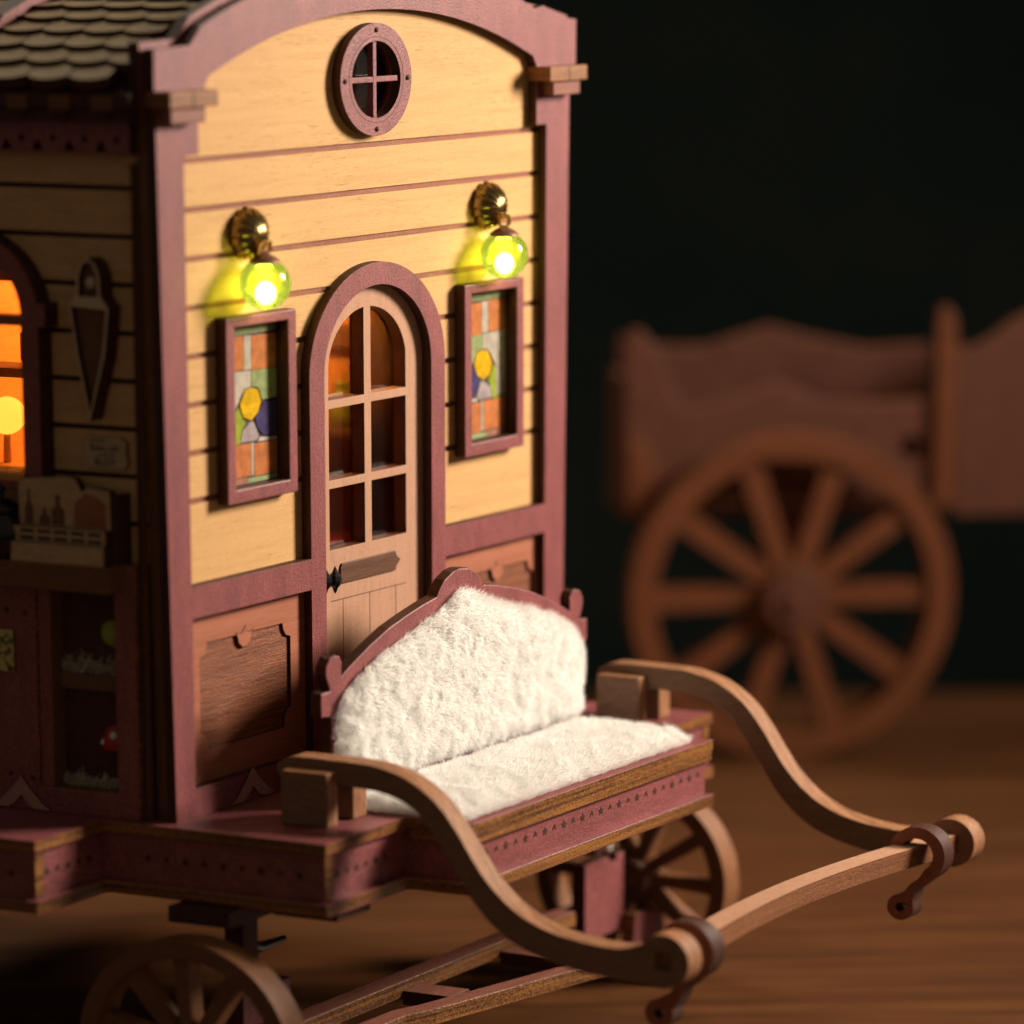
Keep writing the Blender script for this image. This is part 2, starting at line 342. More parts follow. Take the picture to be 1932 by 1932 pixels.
FW = MB().plate(body_out, [arch_cut, rect(WL, 0.4), rect(WR, 0.4), circ(RW[0], RW[1], 6.9)], FAC, 2.28, 5.0, 0, 0).build('front_wall', ['rust'], CAR)
def islands(rects):
    groups = []
    for r in rects:
        hit = [g for g in groups if any(abs(r[2]-o[3]) < 1e-6 and r[0] < o[1] and o[0] < r[1] for o in g)]
        new = [r]
        for g in hit: new += g; groups.remove(g)
        groups.append(new)
    return groups
def course(z0, z1, top=False):
    mb = MB()
    if top:
        mb.plate([(3, z0), (98, z0), (98.4, 108)] + arc(AC[0], AC[1], 100.6, 61.6, 118.4, 30) + [(2.6, 108)], [circ(RW[0], RW[1], 7.2)], FAC, 1.9, 2.27, 0, 1)
    else:
        cuts = [z0, z1] + [z for z in (WL[2]-.8, WL[3]+.8, WR[2]-.8, WR[3]+.8) if z0 < z < z1]
        if z1 > DSP: cuts += [DSP + i for i in range(0, 18) if z0 < DSP+i < z1]
        elif z0 < DSP < z1: cuts.append(DSP)
        cuts = sorted(set(cuts)); rects = []
        for a, b in zip(cuts, cuts[1:]):
            m = (a+b)/2; ivs = [(3.0, 98.0)]
            hol = []
            if WL[2]-.8 <= m <= WL[3]+.8: hol.append((WL[0]-.8, WL[1]+.8))
            if WR[2]-.8 <= m <= WR[3]+.8: hol.append((WR[0]-.8, WR[1]+.8))
            if m < DSP: hol.append((DXC-DR+1.6, DXC+DR-1.6))
            elif m < DSP+DR-1.6:
                w = math.sqrt((DR-1.6)**2 - (m-DSP)**2); hol.append((DXC-w, DXC+w))
            for h0, h1 in hol:
                nv = []
                for p, q in ivs:
                    if h1 <= p or h0 >= q: nv.append((p, q)); continue
                    if p < h0: nv.append((p, h0))
                    if h1 < q: nv.append((h1, q))
                ivs = nv
            rects += [(p, q, a, b) for p, q in ivs]
        for grp in islands(rects):
            mb = MB(); dy = random.uniform(0, .03)
            for p, q, a, b in grp: mb.plate([(p, a), (q, a), (q, b), (p, b)], [], FAC, 1.9 + dy, 2.27, 0, 1)
            mb.build('plank', ['siding', 'burnt'], FW)
        return
    mb.build('plank', ['siding', 'burnt'], FW)
course(GZS[0]+.44, 0, True)
for i in range(7): course(GZS[i+1]+.44, GZS[i]-.44)
course(35.6, GZS[7]-.44)

PI0, PI1, RT, RB, SB = 4.3, 95.2, 36.3, 31.3, 4.6
outer = [(0, 0), (100, 0), (fl(100, 106.9), 106.9), (103.6, 111.9), (103.7, 119.5), (99.4, 119.8), (98.6, 120.6), (96, 120.8), (94.5, 122.0)] \
    + arc(AC[0], AC[1], ROUT, 67.0, 113.6, 40) + [(5.9, 118.3), (-1.9, 118.0), (-1.95, 111.9), (-1.8, 106.9)]
upper_hole = [(PI0, RT), (PI0-.1, 102), (7.5, 102), (7.5, 107.2), (8.9, 107.4), (9.0, 111.9), (9.9, 113.5)] \
    + arc(AC[0], AC[1], RIN, 114.6, 65.4, 44) + [(92.4, 111.9), (92.4, 102), (PI1, 102), (PI1-.3, RT), (DX1, RT)] \
    + [(DXC + DR*math.cos(math.radians(a)), DSP + DR*math.sin(math.radians(a))) for a in range(0, 181, 5)] + [(DX0, RT)]
door_hole = [(DXC-DRI, 0.6), (DXC+DRI, 0.6)] + [(DXC + DRI*math.cos(math.radians(a)), DSP + DRI*math.sin(math.radians(a))) for a in range(0, 181, 5)]
low_l = [(PI0+.1, SB), (DX0, SB), (DX0, RB), (PI0+.1, RB)]
low_r = [(DX1, SB), (PI1-.4, SB), (PI1-.4, RB), (DX1, RB)]
MB().plate(outer, [upper_hole, door_hole, low_l, low_r], FAC, 0, 1.89, 0, 1).build('front_frame', ['mauve', 'burnt'], CAR, 0.22)
# second gable rib behind the frame
rib_o = [(-2.4, 107), (-2.5, 118.9), (5.6, 119.3)] + arc(AC[0], AC[1], ROUT+1.2, 113.3, 66.7, 40) + [(98.5, 121.5), (104.4, 120.0), (104.3, 107)]
rib_i = [(99, 107)] + arc(AC[0], AC[1], 99, 61, 119, 40) + [(1.4, 107)]
MB().plate(rib_o + rib_i, [], FAC, 2.4, 4.6, 0, 1).build('gable_rib', ['mauve', 'burnt'], CAR, 0.22)
rib2 = lambda a, b, t: V(a + EX*t, EY*t, b)
MB().plate(rib_o + rib_i, [], rib2, 33.6, 37, 0, 1).build('gable_rib', ['mauve', 'burnt'], CAR, 0.22)
# post layers at the corner
MB().plate([(0.6, 0), (0.6-0.017*107, 107), (6, 107), (6, 0)], [], FAC, 1.95, 4.6, 0, 1).build('corner_post', ['burnt', 'counter_wood'], CAR, 0.15)
MB().plate([(99.4, 0), (99.4+0.017*107, 107), (94, 107), (94, 0)], [], FAC, 1.95, 4.6, 0, 1).build('corner_post', ['burnt', 'counter_wood'], CAR, 0.15)
# corbels
for sx in (0, 1):
    def cx(a, b): return (a, b) if sx == 0 else (100.6-b, 100.6-a)
    a, b = cx(-2.0, 8.6); MB().box(a, b, -3.2, 1.8, 109.4, 111.85, lambda x, y, t: V(x, y, t)).build('corbel', ['corbel_wood'], CAR, 0.15)
    a, b = cx(-1.0, 6.6); MB().box(a, b, -2.4, 1.8, 107.0, 109.38, lambda x, y, t: V(x, y, t)).build('corbel', ['beam_wood'], CAR, 0.15)
    a, b = cx(3.0, 3.25); MB().box(a, b, -3.24, -3.0, 109.5, 111.8, lambda x, y, t: V(x, y, t)).build('joint_line', ['burnt'], CAR)

# round gable window
rw = MB().plate(circ(RW[0], RW[1], 8.95, 64), [circ(RW[0], RW[1], 6.1, 56)], FAC, 0.1, 1.89, 0, 1).build('round_window', ['mauve', 'burnt'], CAR, 0.22)
MB().plate(circ(RW[0], RW[1], 6.86, 64), [circ(RW[0], RW[1], 6.74, 64)], FAC, 0.07, 0.12, 0, 0).build('engraved_ring', ['line_dark'], rw)
MB().box(RW[0]-6.2, RW[0]+6.2, 0.5, 1.7, RW[1]-.45, RW[1]+.45, lambda x, y, t: V(x, y, t)).build('muntin', ['mauve'], rw, 0.1)
MB().box(RW[0]-.45, RW[0]+.45, 0.45, 1.7, RW[1]-6.2, RW[1]+6.2, lambda x, y, t: V(x, y, t)).build('muntin', ['mauve'], rw, 0.1)
for k in range(4):
    q = k*math.pi/2
    MB().lathe([(0.42, 0), (0.42, .12), (0.28, .28), (0.05, .34)], (RW[0]+7.85*math.cos(q), 0.1, RW[1]+7.85*math.sin(q)), (0, -1, 0), 12).build('rivet', ['burnt'], rw, 0, True)
MB().plate(circ(RW[0], RW[1], 6.8, 40), [], FAC, 3.0, 3.15, 0, 0).build('pane', ['clear_glass'], rw)

# stained glass windows
def sg_window(W, mirror):
    MX = 100.9 if mirror else None
    f = (lambda x: MX - x) if mirror else (lambda x: x)
    dz = -0.35 if mirror else 0
    w = MB().plate(rect((W[0]-2, W[1]+2, W[2]-2.2, W[3]+1.6)), [rect(W)], FAC, -0.4, 1.89, 0, 1).build('window_frame', ['mauve', 'burnt'], CAR, 0.22)
    MB().plate(rect(W, 0.9), [], FAC, 2.31, 2.5, 0, 0).build('glass_backing', ['lead'], w)
    def pane(pts, mat, t=0):
        MB().plate([(f(max(14.55, min(26.95, a-1.95 if a > 15 and a < 26.8 else a))), b+dz) for a, b in pts], [], FAC, 2.1-t, 2.3, 0, 0).build('pane', [mat], w)
    R_ = lambda a, b, c, d: [(a, c), (b, c), (b, d), (a, d)]
    pane(R_(14.6, 21.2, 68.0, 73.3), 'pane_orange'); pane(R_(21.35, 23.0, 67.9, 73.2), 'pane_grey'); pane(R_(23.15, 26.9, 67.7, 73.1), 'pane_orange')
    pane(R_(14.6, 26.9, 73.5, 75.1), 'pane_green')
    pane([(14.6, 57.0), (19.0, 57.0), (19.2, 62), (20.4, 63.9), (21.4, 65), (22.9, 65.2), (22.9, 67.7), (14.6, 67.9)], 'pane_grey')
    pane([(23.1, 65.2), (24.6, 64.9), (25.4, 62.9), (26.9, 62.9), (26.9, 67.5), (23.1, 67.7)], 'pane_green')
    pane([(20.25, 62.6), (21.5, 64.75), (23.0, 65.0), (24.4, 64.6), (25.15, 62.6), (24.4, 61.0), (22.9, 59.9), (21.0, 60.6)], 'pane_yellow', 0.01)
    pane([(23.7, 60.2), (24.6, 61.2), (25.6, 62.5), (26.9, 62.4), (26.9, 56.9), (25.6, 57.3), (24.3, 58.4)], 'pane_violet', 0.01)
    pane([(20.4, 56.7), (20.7, 58.5), (22.5, 59.6), (23.4, 59.6), (24.1, 58.2), (24.5, 57.2), (24.0, 56.6)], 'pane_lilac', 0.01)
    pane([(14.6, 56.5), (20.2, 56.5), (20.5, 58.6), (21.5, 59.6), (20.7, 60.4), (19.9, 62.2), (19.2, 61.6), (19.1, 56.8), (14.6, 56.8)], 'pane_lime', 0.012)
    pane([(24.7, 57.0), (26.9, 56.7), (26.9, 56.2), (24.2, 56.4)], 'pane_grey')
    pane(R_(14.6, 22.6, 51.2, 56.3), 'pane_orange'); pane(R_(22.75, 23.3, 51.2, 56.3), 'pane_grey'); pane(R_(23.45, 26.9, 51.0, 56.1), 'pane_orange')
    pane(R_(14.6, 21.7, 50.1, 51.05), 'pane_pink'); pane(R_(21.85, 26.9, 50.1, 50.85), 'pane_green')
    return w
sg_window(WL, False); sg_window(WR, True)

# door leaf
PC = 49.2
def arch_pane(x0, x1, z0):
    r, zs = 9.95, 65.1; pts = [(x0, z0), (x1, z0)]
    ang = lambda x: math.degrees(math.acos(max(-1, min(1, (x-PC)/r))))
    return pts + arc(PC, zs, r, ang(x1), ang(x0), 14)
panes = [[(39.3, 36.4), (48.25, 36.4), (48.25, 46.4), (39.3, 46.4)], [(50.0, 36.4), (58.95, 36.4), (58.95, 46.4), (50.0, 46.4)],
         [(39.3, 47.8), (48.25, 47.8), (48.25, 59.4), (39.3, 59.4)], [(50.0, 47.8), (58.95, 47.8), (58.95, 59.4), (50.0, 59.4)],
         arch_pane(39.3, 48.25, 60.8), arch_pane(50.0, 58.95, 60.8)]
leaf = [(35.4, 0.5), (64.2, 0.5)] + arc(49.8, 65.1, 14.4, 0, 180, 36)
DOOR = MB().plate(leaf, panes, FAC, 1.95, 4.9, 0, 1).build('door', ['door_wood', 'burnt'], CAR, 0.06)
for pn in panes:
    MB().plate(offset(pn, -0.02), [], FAC, 4.3, 4.4, 0, 0).build('pane', ['clear_glass'], DOOR)
slot = [(43.1, 30.4), (56.9, 30.4), (57.2, 31.2), (58.2, 32.1), (57.2, 32.9), (56.9, 33.7), (43.1, 33.7), (42.8, 32.9), (42.8, 31.2)]
MB().plate([(a-1.2, b+.2) for a, b in slot], [], FAC, 1.6, 1.94, 0, 1).build('letter_slot', ['slot_brown', 'burnt'], DOOR, 0.1)
ln = MB()
for x in (42.4, 49.2, 56.0): ln.plate([(x, 4), (x+.12, 4), (x+.12, 28.0), (x, 28.0)], [], FAC, 1.92, 1.97, 0, 0)
ln.plate([(39.4, 27.9), (58.9, 27.9), (58.9, 28.05), (39.4, 28.05)], [], FAC, 1.92, 1.97, 0, 0)
ln.build('engraved_line', ['line_dark'], DOOR)
for k, x in enumerate((37.0, 38.8)):
    MB().lathe([(0.05, -2.2), (0.25, -1.9), (0.45, -1.3), (1.0, -0.7), (1.15, 0), (1.0, 0.7), (0.45, 1.4), (0.22, 1.9), (0.05, 2.3)], (x, 1.0 - k*0.5, 31.8), (0, 0, 1), 8).build('door_latch', ['black_metal'], DOOR)
MB().box(36.6, 39.4, 1.2, 1.9, 31.4, 32.2, lambda x, y, t: V(x, y, t)).build('door_latch', ['black_metal'], DOOR)

# lower panels with a notched inset
def low_panel(xa, xb, mir):
    f = (lambda x: 101.2-x) if mir else (lambda x: x)
    inset = [(9.2, 9.6), (27.2, 9.6), (27.25, 11.4), (27.9, 12.4), (28.9, 12.7), (28.9, 24.2), (27.8, 24.6), (27.2, 25.6), (27.0, 26.6), (9.2, 26.6), (9.0, 25.5), (8.4, 24.7), (7.5, 24.4), (7.5, 12.4), (8.4, 11.9), (9.0, 11.0)]
    p = MB().plate([(xa-.6, SB-.6), (xb+.6, SB-.6), (xb+.6, RB+.6), (xa-.6, RB+.6)], [[(f(a), b) for a, b in inset]], FAC, 1.6, 2.1, 0, 1).build('lower_panel', ['panel_terra', 'burnt'], CAR, 0.06)
    MB().plate([(xa-.6, SB-.6), (xb+.6, SB-.6), (xb+.6, RB+.6), (xa-.6, RB+.6)], [], FAC, 2.06, 2.26, 0, 0).build('panel_inset', ['panel_brown'], p)
    orn = [(16.3, 26.2), (16.6, 25.2), (17.4, 24.5), (18.4, 24.5), (19.2, 25.2), (19.5, 26.2), (19.9, 26.9), (19.0, 26.6), (18.3, 26.9), (18.1, 27.7), (17.5, 26.9), (16.9, 26.6), (16.0, 26.9)]
    MB().plate([(f(a), b) for a, b in orn], [], FAC, 1.50, 2.08, 0, 1).build('pumpkin_mark', ['panel_terra', 'burnt'], p, 0.04)
    MB().plate([(f(a), b) for a, b in offset(orn, 0.1)], [], FAC, 1.57, 2.07, 0, 0).build('pumpkin_outline', ['burnt'], p)
low_panel(PI0, DX0, False); low_panel(DX1, PI1, True)
tent = lambda c: [(c-5.2, 0.25), (c-3.6, 1.3), (c-1.6, 3.4), (c, 5.5), (c+1.6, 3.5), (c+3.8, 1.3), (c+5.6, 0.25), (c+2.5, 0.25), (c+1.3, 0.9), (c, 2.4), (c-1.2, 0.9), (c-2.3, 0.25)]
MB().plate(tent(17.3), [], FAC, -0.35, -0.005, 0, 1).build('tent_ornament', ['mauve_pale', 'burnt'], CAR, 0.06)
MB().plate(tent(83.2), [], FAC, -0.35, -0.005, 0, 1).build('tent_ornament', ['mauve_pale', 'burnt'], CAR, 0.06)

# ---- left side wall
SW = 1.0
win_c, win_r, win_sp, win_b = 33.5, 10.0, 77.5, 53.4
whole = lambda r, b: [(win_c-r, b), (win_c+r, b)] + arc(win_c, win_sp, r, 0, 180, 30)
sw = MB().plate([(4.6, 0.02), (100, 0.02), (100, 112), (4.6, 112)], [whole(win_r+.8, win_b-.6)], SID, SW+.8, SW+3.2, 0, 0).build('side_wall', ['burnt'], CAR)
LG = [97.2 - 7.29*i for i in range(8)]
def scourse(z0, z1):
    rects = []; cuts = sorted(set([z0, z1] + [z for z in [win_sp+i for i in range(13)] + [win_b-.5] if z0 < z < z1]))
    for a, b in zip(cuts, cuts[1:]):
        m = (a+b)/2; ivs = [(4.6, 100)]
        r = win_r+1.3
        w = 0
        if win_b-.5 < m <= win_sp: w = r
        elif win_sp < m < win_sp+r: w = math.sqrt(r*r-(m-win_sp)**2)
        if w: ivs = [(4.6, win_c-w), (win_c+w, 100)]
        rects += [(p, q, a, b) for p, q in ivs]
    for grp in islands(rects):
        mb = MB()
        for p, q, a, b in grp: mb.plate([(p, a), (q, a), (q, b), (p, b)], [], SID, SW, SW+.79, 0, 1)
        mb.build('plank', ['side_siding', 'burnt'], sw)
scourse(LG[0]+.4, 106)
for i in range(7): scourse(LG[i+1]+.4, LG[i]-.4)
scourse(40, LG[7]-.4)
# right and back walls
MB().plate([(4.6, 0.02), (100, 0.02), (100, 112), (4.6, 112)], [], SID, 95.8, 99, 0, 0).build('side_wall', ['side_siding'], CAR)
MB().plate([(0.5, 0.02), (99.5, 0.02), (99.5, 116)] + arc(AC[0], AC[1], 101, 61, 119, 20) + [(0.5, 116)], [], rib2, 100.1, 103, 0, 0).build('back_wall', ['side_siding'], CAR)
# arched side window frame
af = MB().plate(whole(win_r+3, win_b-2.4), [whole(win_r, win_b)], SID, SW-3, SW-.02, 0, 1).build('arched_window', ['mauve', 'burnt'], CAR, 0.2)
MB().plate([(win_c-win_r-4.2, 76.0), (win_c-win_r-2.9, 76.0), (win_c-win_r-2.9, 79.6), (win_c-win_r-4.2, 79.6)], [], SID, SW-3, SW-.03, 0, 1).build('impost_block', ['mauve', 'burnt'], af, 0.12)
MB().plate([(win_c-win_r+.02, 75.9), (win_c+win_r-.02, 75.9), (win_c+win_r-.02, 77.5), (win_c-win_r+.02, 77.5)], [], SID, SW-2, SW+.4, 0, 1).build('muntin', ['rust', 'ply_edge'], af, 0.1)
MB().plate(whole(win_r+.3, win_b), [], SID, SW+1.0, SW+1.15, 0, 0).build('pane', ['clear_glass'], af)
MB().plate([(win_c-win_r-.5, 52.2), (win_c+win_r+.5, 52.2), (win_c+win_r+.5, 53.3), (win_c-win_r-.5, 53.3)], [], SID, SW-3.6, SW+3, 0, 1).build('window_sill', ['interior_wood', 'burnt'], af, 0.1)
# valance and eave
hol = []
for i in range(12):
    s = 6.9 + i*5.35; hol.append(circ(s, 104.5, 0.5, 10)); hol.append([(s+1.6, 102.75), (s+3.6, 102.75), (s+2.6, 104.5)])
MB().plate([(4.7, 102.4), (99.5, 102.4), (99.5, 107.2), (4.7, 107.2)], hol, SID, SW-2.4, SW-.6, 0, 1).build('valance', ['mauve', 'burnt'], CAR)
MB().plate([(3.2, 107.21), (100, 107.21), (100, 109.3), (3.2, 109.3)], [], SID, SW-4.2, SW+2, 0, 0).build('eave_board', ['burnt'], CAR, 0.15)
MB().plate([(2.6, 109.31), (100, 109.31), (100, 111.6), (2.6, 111.6)], [], SID, SW-5.2, SW+2, 0, 0).build('eave_board', ['burnt'], CAR, 0.15)
for i in range(8):
    s = 5 + i*7.1; MB().plate([(s, 109.0), (s+3.4, 109.0), (s+3.4, 111.2), (s, 111.2)], [], SID, SW-5.8, SW-5.21, 0, 0).build('dentil', ['counter_wood'], CAR, 0.1)
    MB().plate([(s+1.4, 107.3), (s+6, 107.3), (s+6, 108.9), (s+1.4, 108.9)], [], SID, SW-4.7, SW-4.21, 0, 0).build('dentil', ['burnt'], CAR, 0.1)

# ---- roof: shell and shingles laid course by course
def roof_pt(x, r): return AC[1] + math.sqrt(r*r - (x-AC[0])**2)
RR = 103.2
shell = [(-3.2, roof_pt(-3.2, RR-1.6))] ; a0 = math.degrees(math.acos((-3.2-AC[0])/(RR-1.6)))
sh_o = arc(AC[0], AC[1], RR-1.0, a0, 180-a0, 40); sh_i = arc(AC[0], AC[1], RR-3.4, 180-a0, a0, 40)
ROOF = MB().plate(sh_o + sh_i, [], rib2, 4.7, 102, 0, 0).build('roof', ['burnt'], CAR)
def shingle_mesh():
    w, l, t = 6.75, 7.4, 1.75
    o = [(0.08, 0)] + [(0.08 + (w-.16)*i/8, -1.25*math.sin(math.pi*i/8)**0.8) for i in range(1, 8)] + [(w-.08, 0), (w-.08, l), (0.08, l)]
    mb = MB().plate(o, [], lambda a, b, tt: (a*S, b*S, tt*S), 0, t, 0, 1)
    me = bpy.data.meshes.new('shingle'); me.from_pydata(mb.v, [], mb.f)
    bm = bmesh.new(); bm.from_mesh(me); bmesh.ops.recalc_face_normals(bm, faces=bm.faces); bm.to_mesh(me); bm.free()
    for m in ('shingle_wood', 'burnt'): me.materials.append(MATS[m])
    me.polygons.foreach_set('material_index', mb.mi); return me
sme = shingle_mesh()
ang0 = math.radians(a0)
row_offs = [0.6, 4.0, 0.3, 0.5, 0.9, 4.2, 1.2, 4.4, 0.8, 4.1, 0.6, 4.0]
for row in range(12):
    ang = ang0 - (0.3 + row*4.45)/RR
    px_, pz_ = AC[0] + RR*math.cos(ang), AC[1] + RR*math.sin(ang)
    tx, tz = math.sin(ang), -math.cos(ang)            # uphill direction (towards the ridge)
    tilt = math.radians(-7)
    up = Vector((tx, 0, tz)); side = Vector((EX, EY, 0)); side = side
    s = 6.3 - row_offs[row]
    while s < 92:
        if s + 6.8 > 6.2 + 0.5:
            # basis: X along the wall, Y uphill, Z outward; tilted so the lower edge lies on the row below
            Xb = side.normalized(); Zb = Xb.cross(up).normalized(); 
            if Zb.z < 0: Zb = -Zb
            Yb = Zb.cross(Xb).normalized()
            if Yb.dot(up) < 0: Xb = -Xb; Yb = Zb.cross(Xb).normalized()
            tl = math.radians(-11 + random.uniform(-.7, .7)); Y2 = Yb*math.cos(tl) + Zb*math.sin(tl); Z2 = Xb.cross(Y2).normalized()
            start = s if Xb.dot(side) > 0 else s + 6.75
            p = Vector(V(px_ + EX*start, EY*start, pz_)) + Zb*0.2*S
            o = bpy.data.objects.new('shingle', sme); COL.objects.link(o); o.parent = ROOF
            m4 = Matrix(((Xb.x, Y2.x, Z2.x, p.x), (Xb.y, Y2.y, Z2.y, p.y), (Xb.z, Y2.z, Z2.z, p.z), (0, 0, 0, 1)))
            o.matrix_parent_inverse = Matrix.Identity(4); o.matrix_local = m4     # the roof mesh is built in world millimetres
        s += 6.9

# ---- counter and cabinet below the side window
MB().plate([(7.4, 36.0), (98, 36.0), (98, 40.2), (7.4, 40.2)], [], SID, -4.6, SW, 0, 0).build('counter', ['counter_wood'], CAR, 0.25)
cab = MB().plate([(5.6, 0.02), (98, 0.02), (98, 35.9), (22.9, 35.9), (22.9, 4.0), (9.2, 4.0), (9.2, 40.1), (5.6, 40.1)], [], SID, -1.2, 0.6, 0, 1).build('cabinet', ['mauve', 'ply_edge'], CAR, 0.15)
MB().plate([(20.6, 4.0), (22.8, 4.0), (22.8, 35.9), (20.6, 35.9)], [], SID, -0.8, 12, 0, 1).build('divider', ['mauve', 'counter_wood'], cab, 0.1)
MB().plate([(9.3, 19.6), (20.5, 19.6), (20.5, 22.0), (9.3, 22.0)], [], SID, 0.7, 12, 0, 0).build('shelf', ['counter_wood'], cab, 0.15)
MB().plate([(9.3, 3.2), (20.5, 3.2), (20.5, 4.0), (9.3, 4.0)], [], SID, 0.7, 12, 0, 0).build('shelf', ['counter_wood'], cab, 0.1)
MB().plate([(4.7, 0.1), (98, 0.1), (98, 36), (4.7, 36)], [], SID, 12.05, 13, 0, 0).build('cabinet_back', ['burnt'], cab)
MB().plate(tent(25.9), [], SID, -1.55, -1.21, 0, 1).build('tent_ornament', ['mauve_pale', 'burnt'], cab, 0.06)
MB().plate([(26.5, 21.9), (34, 21.9), (34, 28.6), (26.5, 28.6)], [], SID, -1.6, -1.21, 0, 1).build('label_plate', ['label_print', 'lead'], cab, 0.05, False, 'yellow printed label')
for s, z in ((24.6, 31.4), (27.9, 31.7), (24.0, 5.2), (28.0, 5.6)):
    MB().lathe([(0.36, 0), (0.36, 0.15), (0.1, 0.3)], tuple(v/S - (H if i == 2 else 0) for i, v in enumerate(SID(s, z, -1.2))), (-1, 0, 0), 10).build('rivet', ['burnt'], cab, 0, True)
# drawer moulding strip along the corner
MB().plate([(4.62, 0.05), (5.5, 0.05), (5.5, 101), (4.62, 101)], [], SID, -0.4, 0.9, 0, 1).build('corner_strip', ['burnt', 'counter_wood'], CAR, 0.12)

# ---- interior lining and what can be made out through the door
room = MB()
room.plate([(6.5, 0.03), (63.9, 0.03), (63.9, 104), (6.5, 104)], [], SID, 95.0, 95.7, 0, 0)
room.build('interior_wall', ['interior_wood'], CAR)
MB().plate([(4.5, 0.03), (95, 0.03), (95, 104), (4.5, 104)], [], rib2, 63.2, 63.9, 0, 0).build('interior_wall', ['interior_wood'], CAR)
MB().plate([(4.5, 6.6), (94.9, 6.6), (94.9, 60.5), (4.5, 60.5)], [], HOR, 104.1, 105, 0, 0).build('ceiling_board', ['interior_wood'], CAR)
MB().plate([(14, 6.6), (94.9, 6.6), (94.9, 60.5), (14, 60.5)], [], HOR, 0.05, 0.6, 0, 0).build('floor_board', ['interior_wood'], CAR)
shf = MB().box(66, 94.9, 34, 60, 38, 40).build('interior_shelf', ['counter_wood'], CAR, 0.2)
MB().box(66, 94.9, 52, 60, 56, 58).build('interior_shelf', ['counter_wood'], CAR, 0.2)
st = thing('stool', (82-SK*25, 25, 0.62), 'red padded stool inside the caravan, low behind the door panes', 'stool')
MB().lathe([(5.5, 0), (5.0, 1.5), (1.4, 3), (1.2, 20), (4, 22.4)], (82-SK*25, 25, 0.62), (0, 0, 1), 28).build('pedestal', ['counter_wood'], st, 0, True)
MB().lathe([(8.6, 22.45), (10.2, 23.6), (10.6, 25.5), (10.0, 28), (7.5, 29.6), (0.1, 30.2)], (82-SK*25, 25, 0.62), (0, 0, 1), 36).build('seat_pad', ['red_paint'], st, 0, True)

MB().box(16, 20, 14, 60, 80.6, 83.4).build('interior_beam', ['counter_wood'], CAR, 0.2)
MB().box(8, 15, 22, 60, 50, 52).build('interior_shelf', ['interior_wood'], CAR, 0.2)
def jar(xi_, y_, z_, r, h, mat, lab):
    jo = MB().lathe([(r*.8, 0), (r, h*.15), (r, h*.6), (r*.55, h*.78), (r*.5, h*.9), (r*.62, h*.92), (r*.6, h)], (xi_-SK*y_, y_, z_), (0, 0, 1), 20).build('jar', [mat], None, 0, True)
    o = jo
    props(o, lab, 'jar', 'jars inside the caravan')
jar(13, 24.5, 52.02, 2.2, 8, 'red_paint', 'squat red jar just inside the glowing arched side window')
jar(13, 29.5, 52.02, 1.9, 11, 'counter_wood', 'tall brown jar just inside the glowing arched side window')
jar(24, 40, 66.02, 3.0, 9, 'counter_wood', 'brown jar on the high shelf behind the arched side window')
MB().box(21, 28, 33, 60, 64.5, 66).build('interior_shelf', ['counter_wood'], CAR, 0.2)

MB().box(86, 94.9, 18, 44, 47, 48.4).build('interior_shelf', ['counter_wood'], CAR, 0.2)
for yy, rr_, hh_, mm_, lb_ in ((20.5, 1.8, 6, 'red_paint', 'short red jar at the right end of the shelf behind the door panes'), (25, 2.0, 9, 'counter_wood', 'dark brown jar on the shelf behind the door panes'),
                              (30, 1.6, 7, 'pane_yellow', 'yellow jar on the shelf behind the door panes'), (34.5, 2.2, 8, 'green_ball', 'green jar on the shelf behind the door panes'),
                              (40, 1.8, 10, 'red_paint', 'tall red jar at the left end of the shelf behind the door panes')): jar(90.5, yy, 48.42, rr_, hh_, mm_, lb_)
pf = MB().box(93.9, 94.95, 21, 29, 60, 71).build('picture_frame', ['burnt'], CAR, 0.2)
MB().box(93.7, 93.88, 22, 28, 61, 70).build('picture_panel', ['side_siding'], pf)
MB().box(93.2, 94.95, 33, 42, 62, 66).build('picture_frame', ['counter_wood'], CAR, 0.2)

# ---- wheels, axle and bogie
def wheel(parent, cx_, s0, z0, r, width, rimw, nsp, fn, mats, rot=0.0, hub_r=3.6, hub_w=7.0, hubmat='wheel_wood', name='wheel'):
    t0, t1 = cx_, cx_ + width
    w = MB().plate(circ(s0, z0, r, 72), [circ(s0, z0, r-rimw, 64)], fn, t0, t1, 0, 1).build(name, mats, parent, 0.25, True)
    for k in range(nsp):
        q = rot + 2*math.pi*k/nsp; c, s_ = math.cos(q), math.sin(q); n_ = (-s_, c)
        a, b = hub_r-.4, r-rimw+.25; h0, h1 = r*0.062, r*0.072
        pts = [(s0+c*a+n_[0]*h0, z0+s_*a+n_[1]*h0), (s0+c*a-n_[0]*h0, z0+s_*a-n_[1]*h0), (s0+c*b-n_[0]*h1, z0+s_*b-n_[1]*h1), (s0+c*b+n_[0]*h1, z0+s_*b+n_[1]*h1)]
        MB().plate(pts, [], fn, t0+width*.2, t1-width*.2, 0, 1).build('spoke', mats, w, 0.2)
    mid = (t0+t1)/2
    h = MB().plate(circ(s0, z0, hub_r, 28), [], fn, mid-hub_w/2, mid+hub_w/2, 0, 1).build('hub', [hubmat, hubmat], w, 0.35, True)
    MB().plate(circ(s0, z0, hub_r*.45, 16), [], fn, mid-hub_w/2-1.2, mid-hub_w/2-.02, 0, 1).build('hub_cap', [hubmat, hubmat], w, 0.2, True)
    return w
wheel(CAR, -11.2, -9.0, -33.0, 18.0, 4.6, 2.8, 10, SID, ['wheel_wood', 'wheel_edge'], math.radians(14))
wheel(CAR, 106.4, -9.0, -33.0, 18.0, 4.6, 2.8, 10, SID, ['wheel_wood', 'wheel_edge'], math.radians(2))
def at_side(t, s, z): v = SID(s, z, t); return Vector(v)
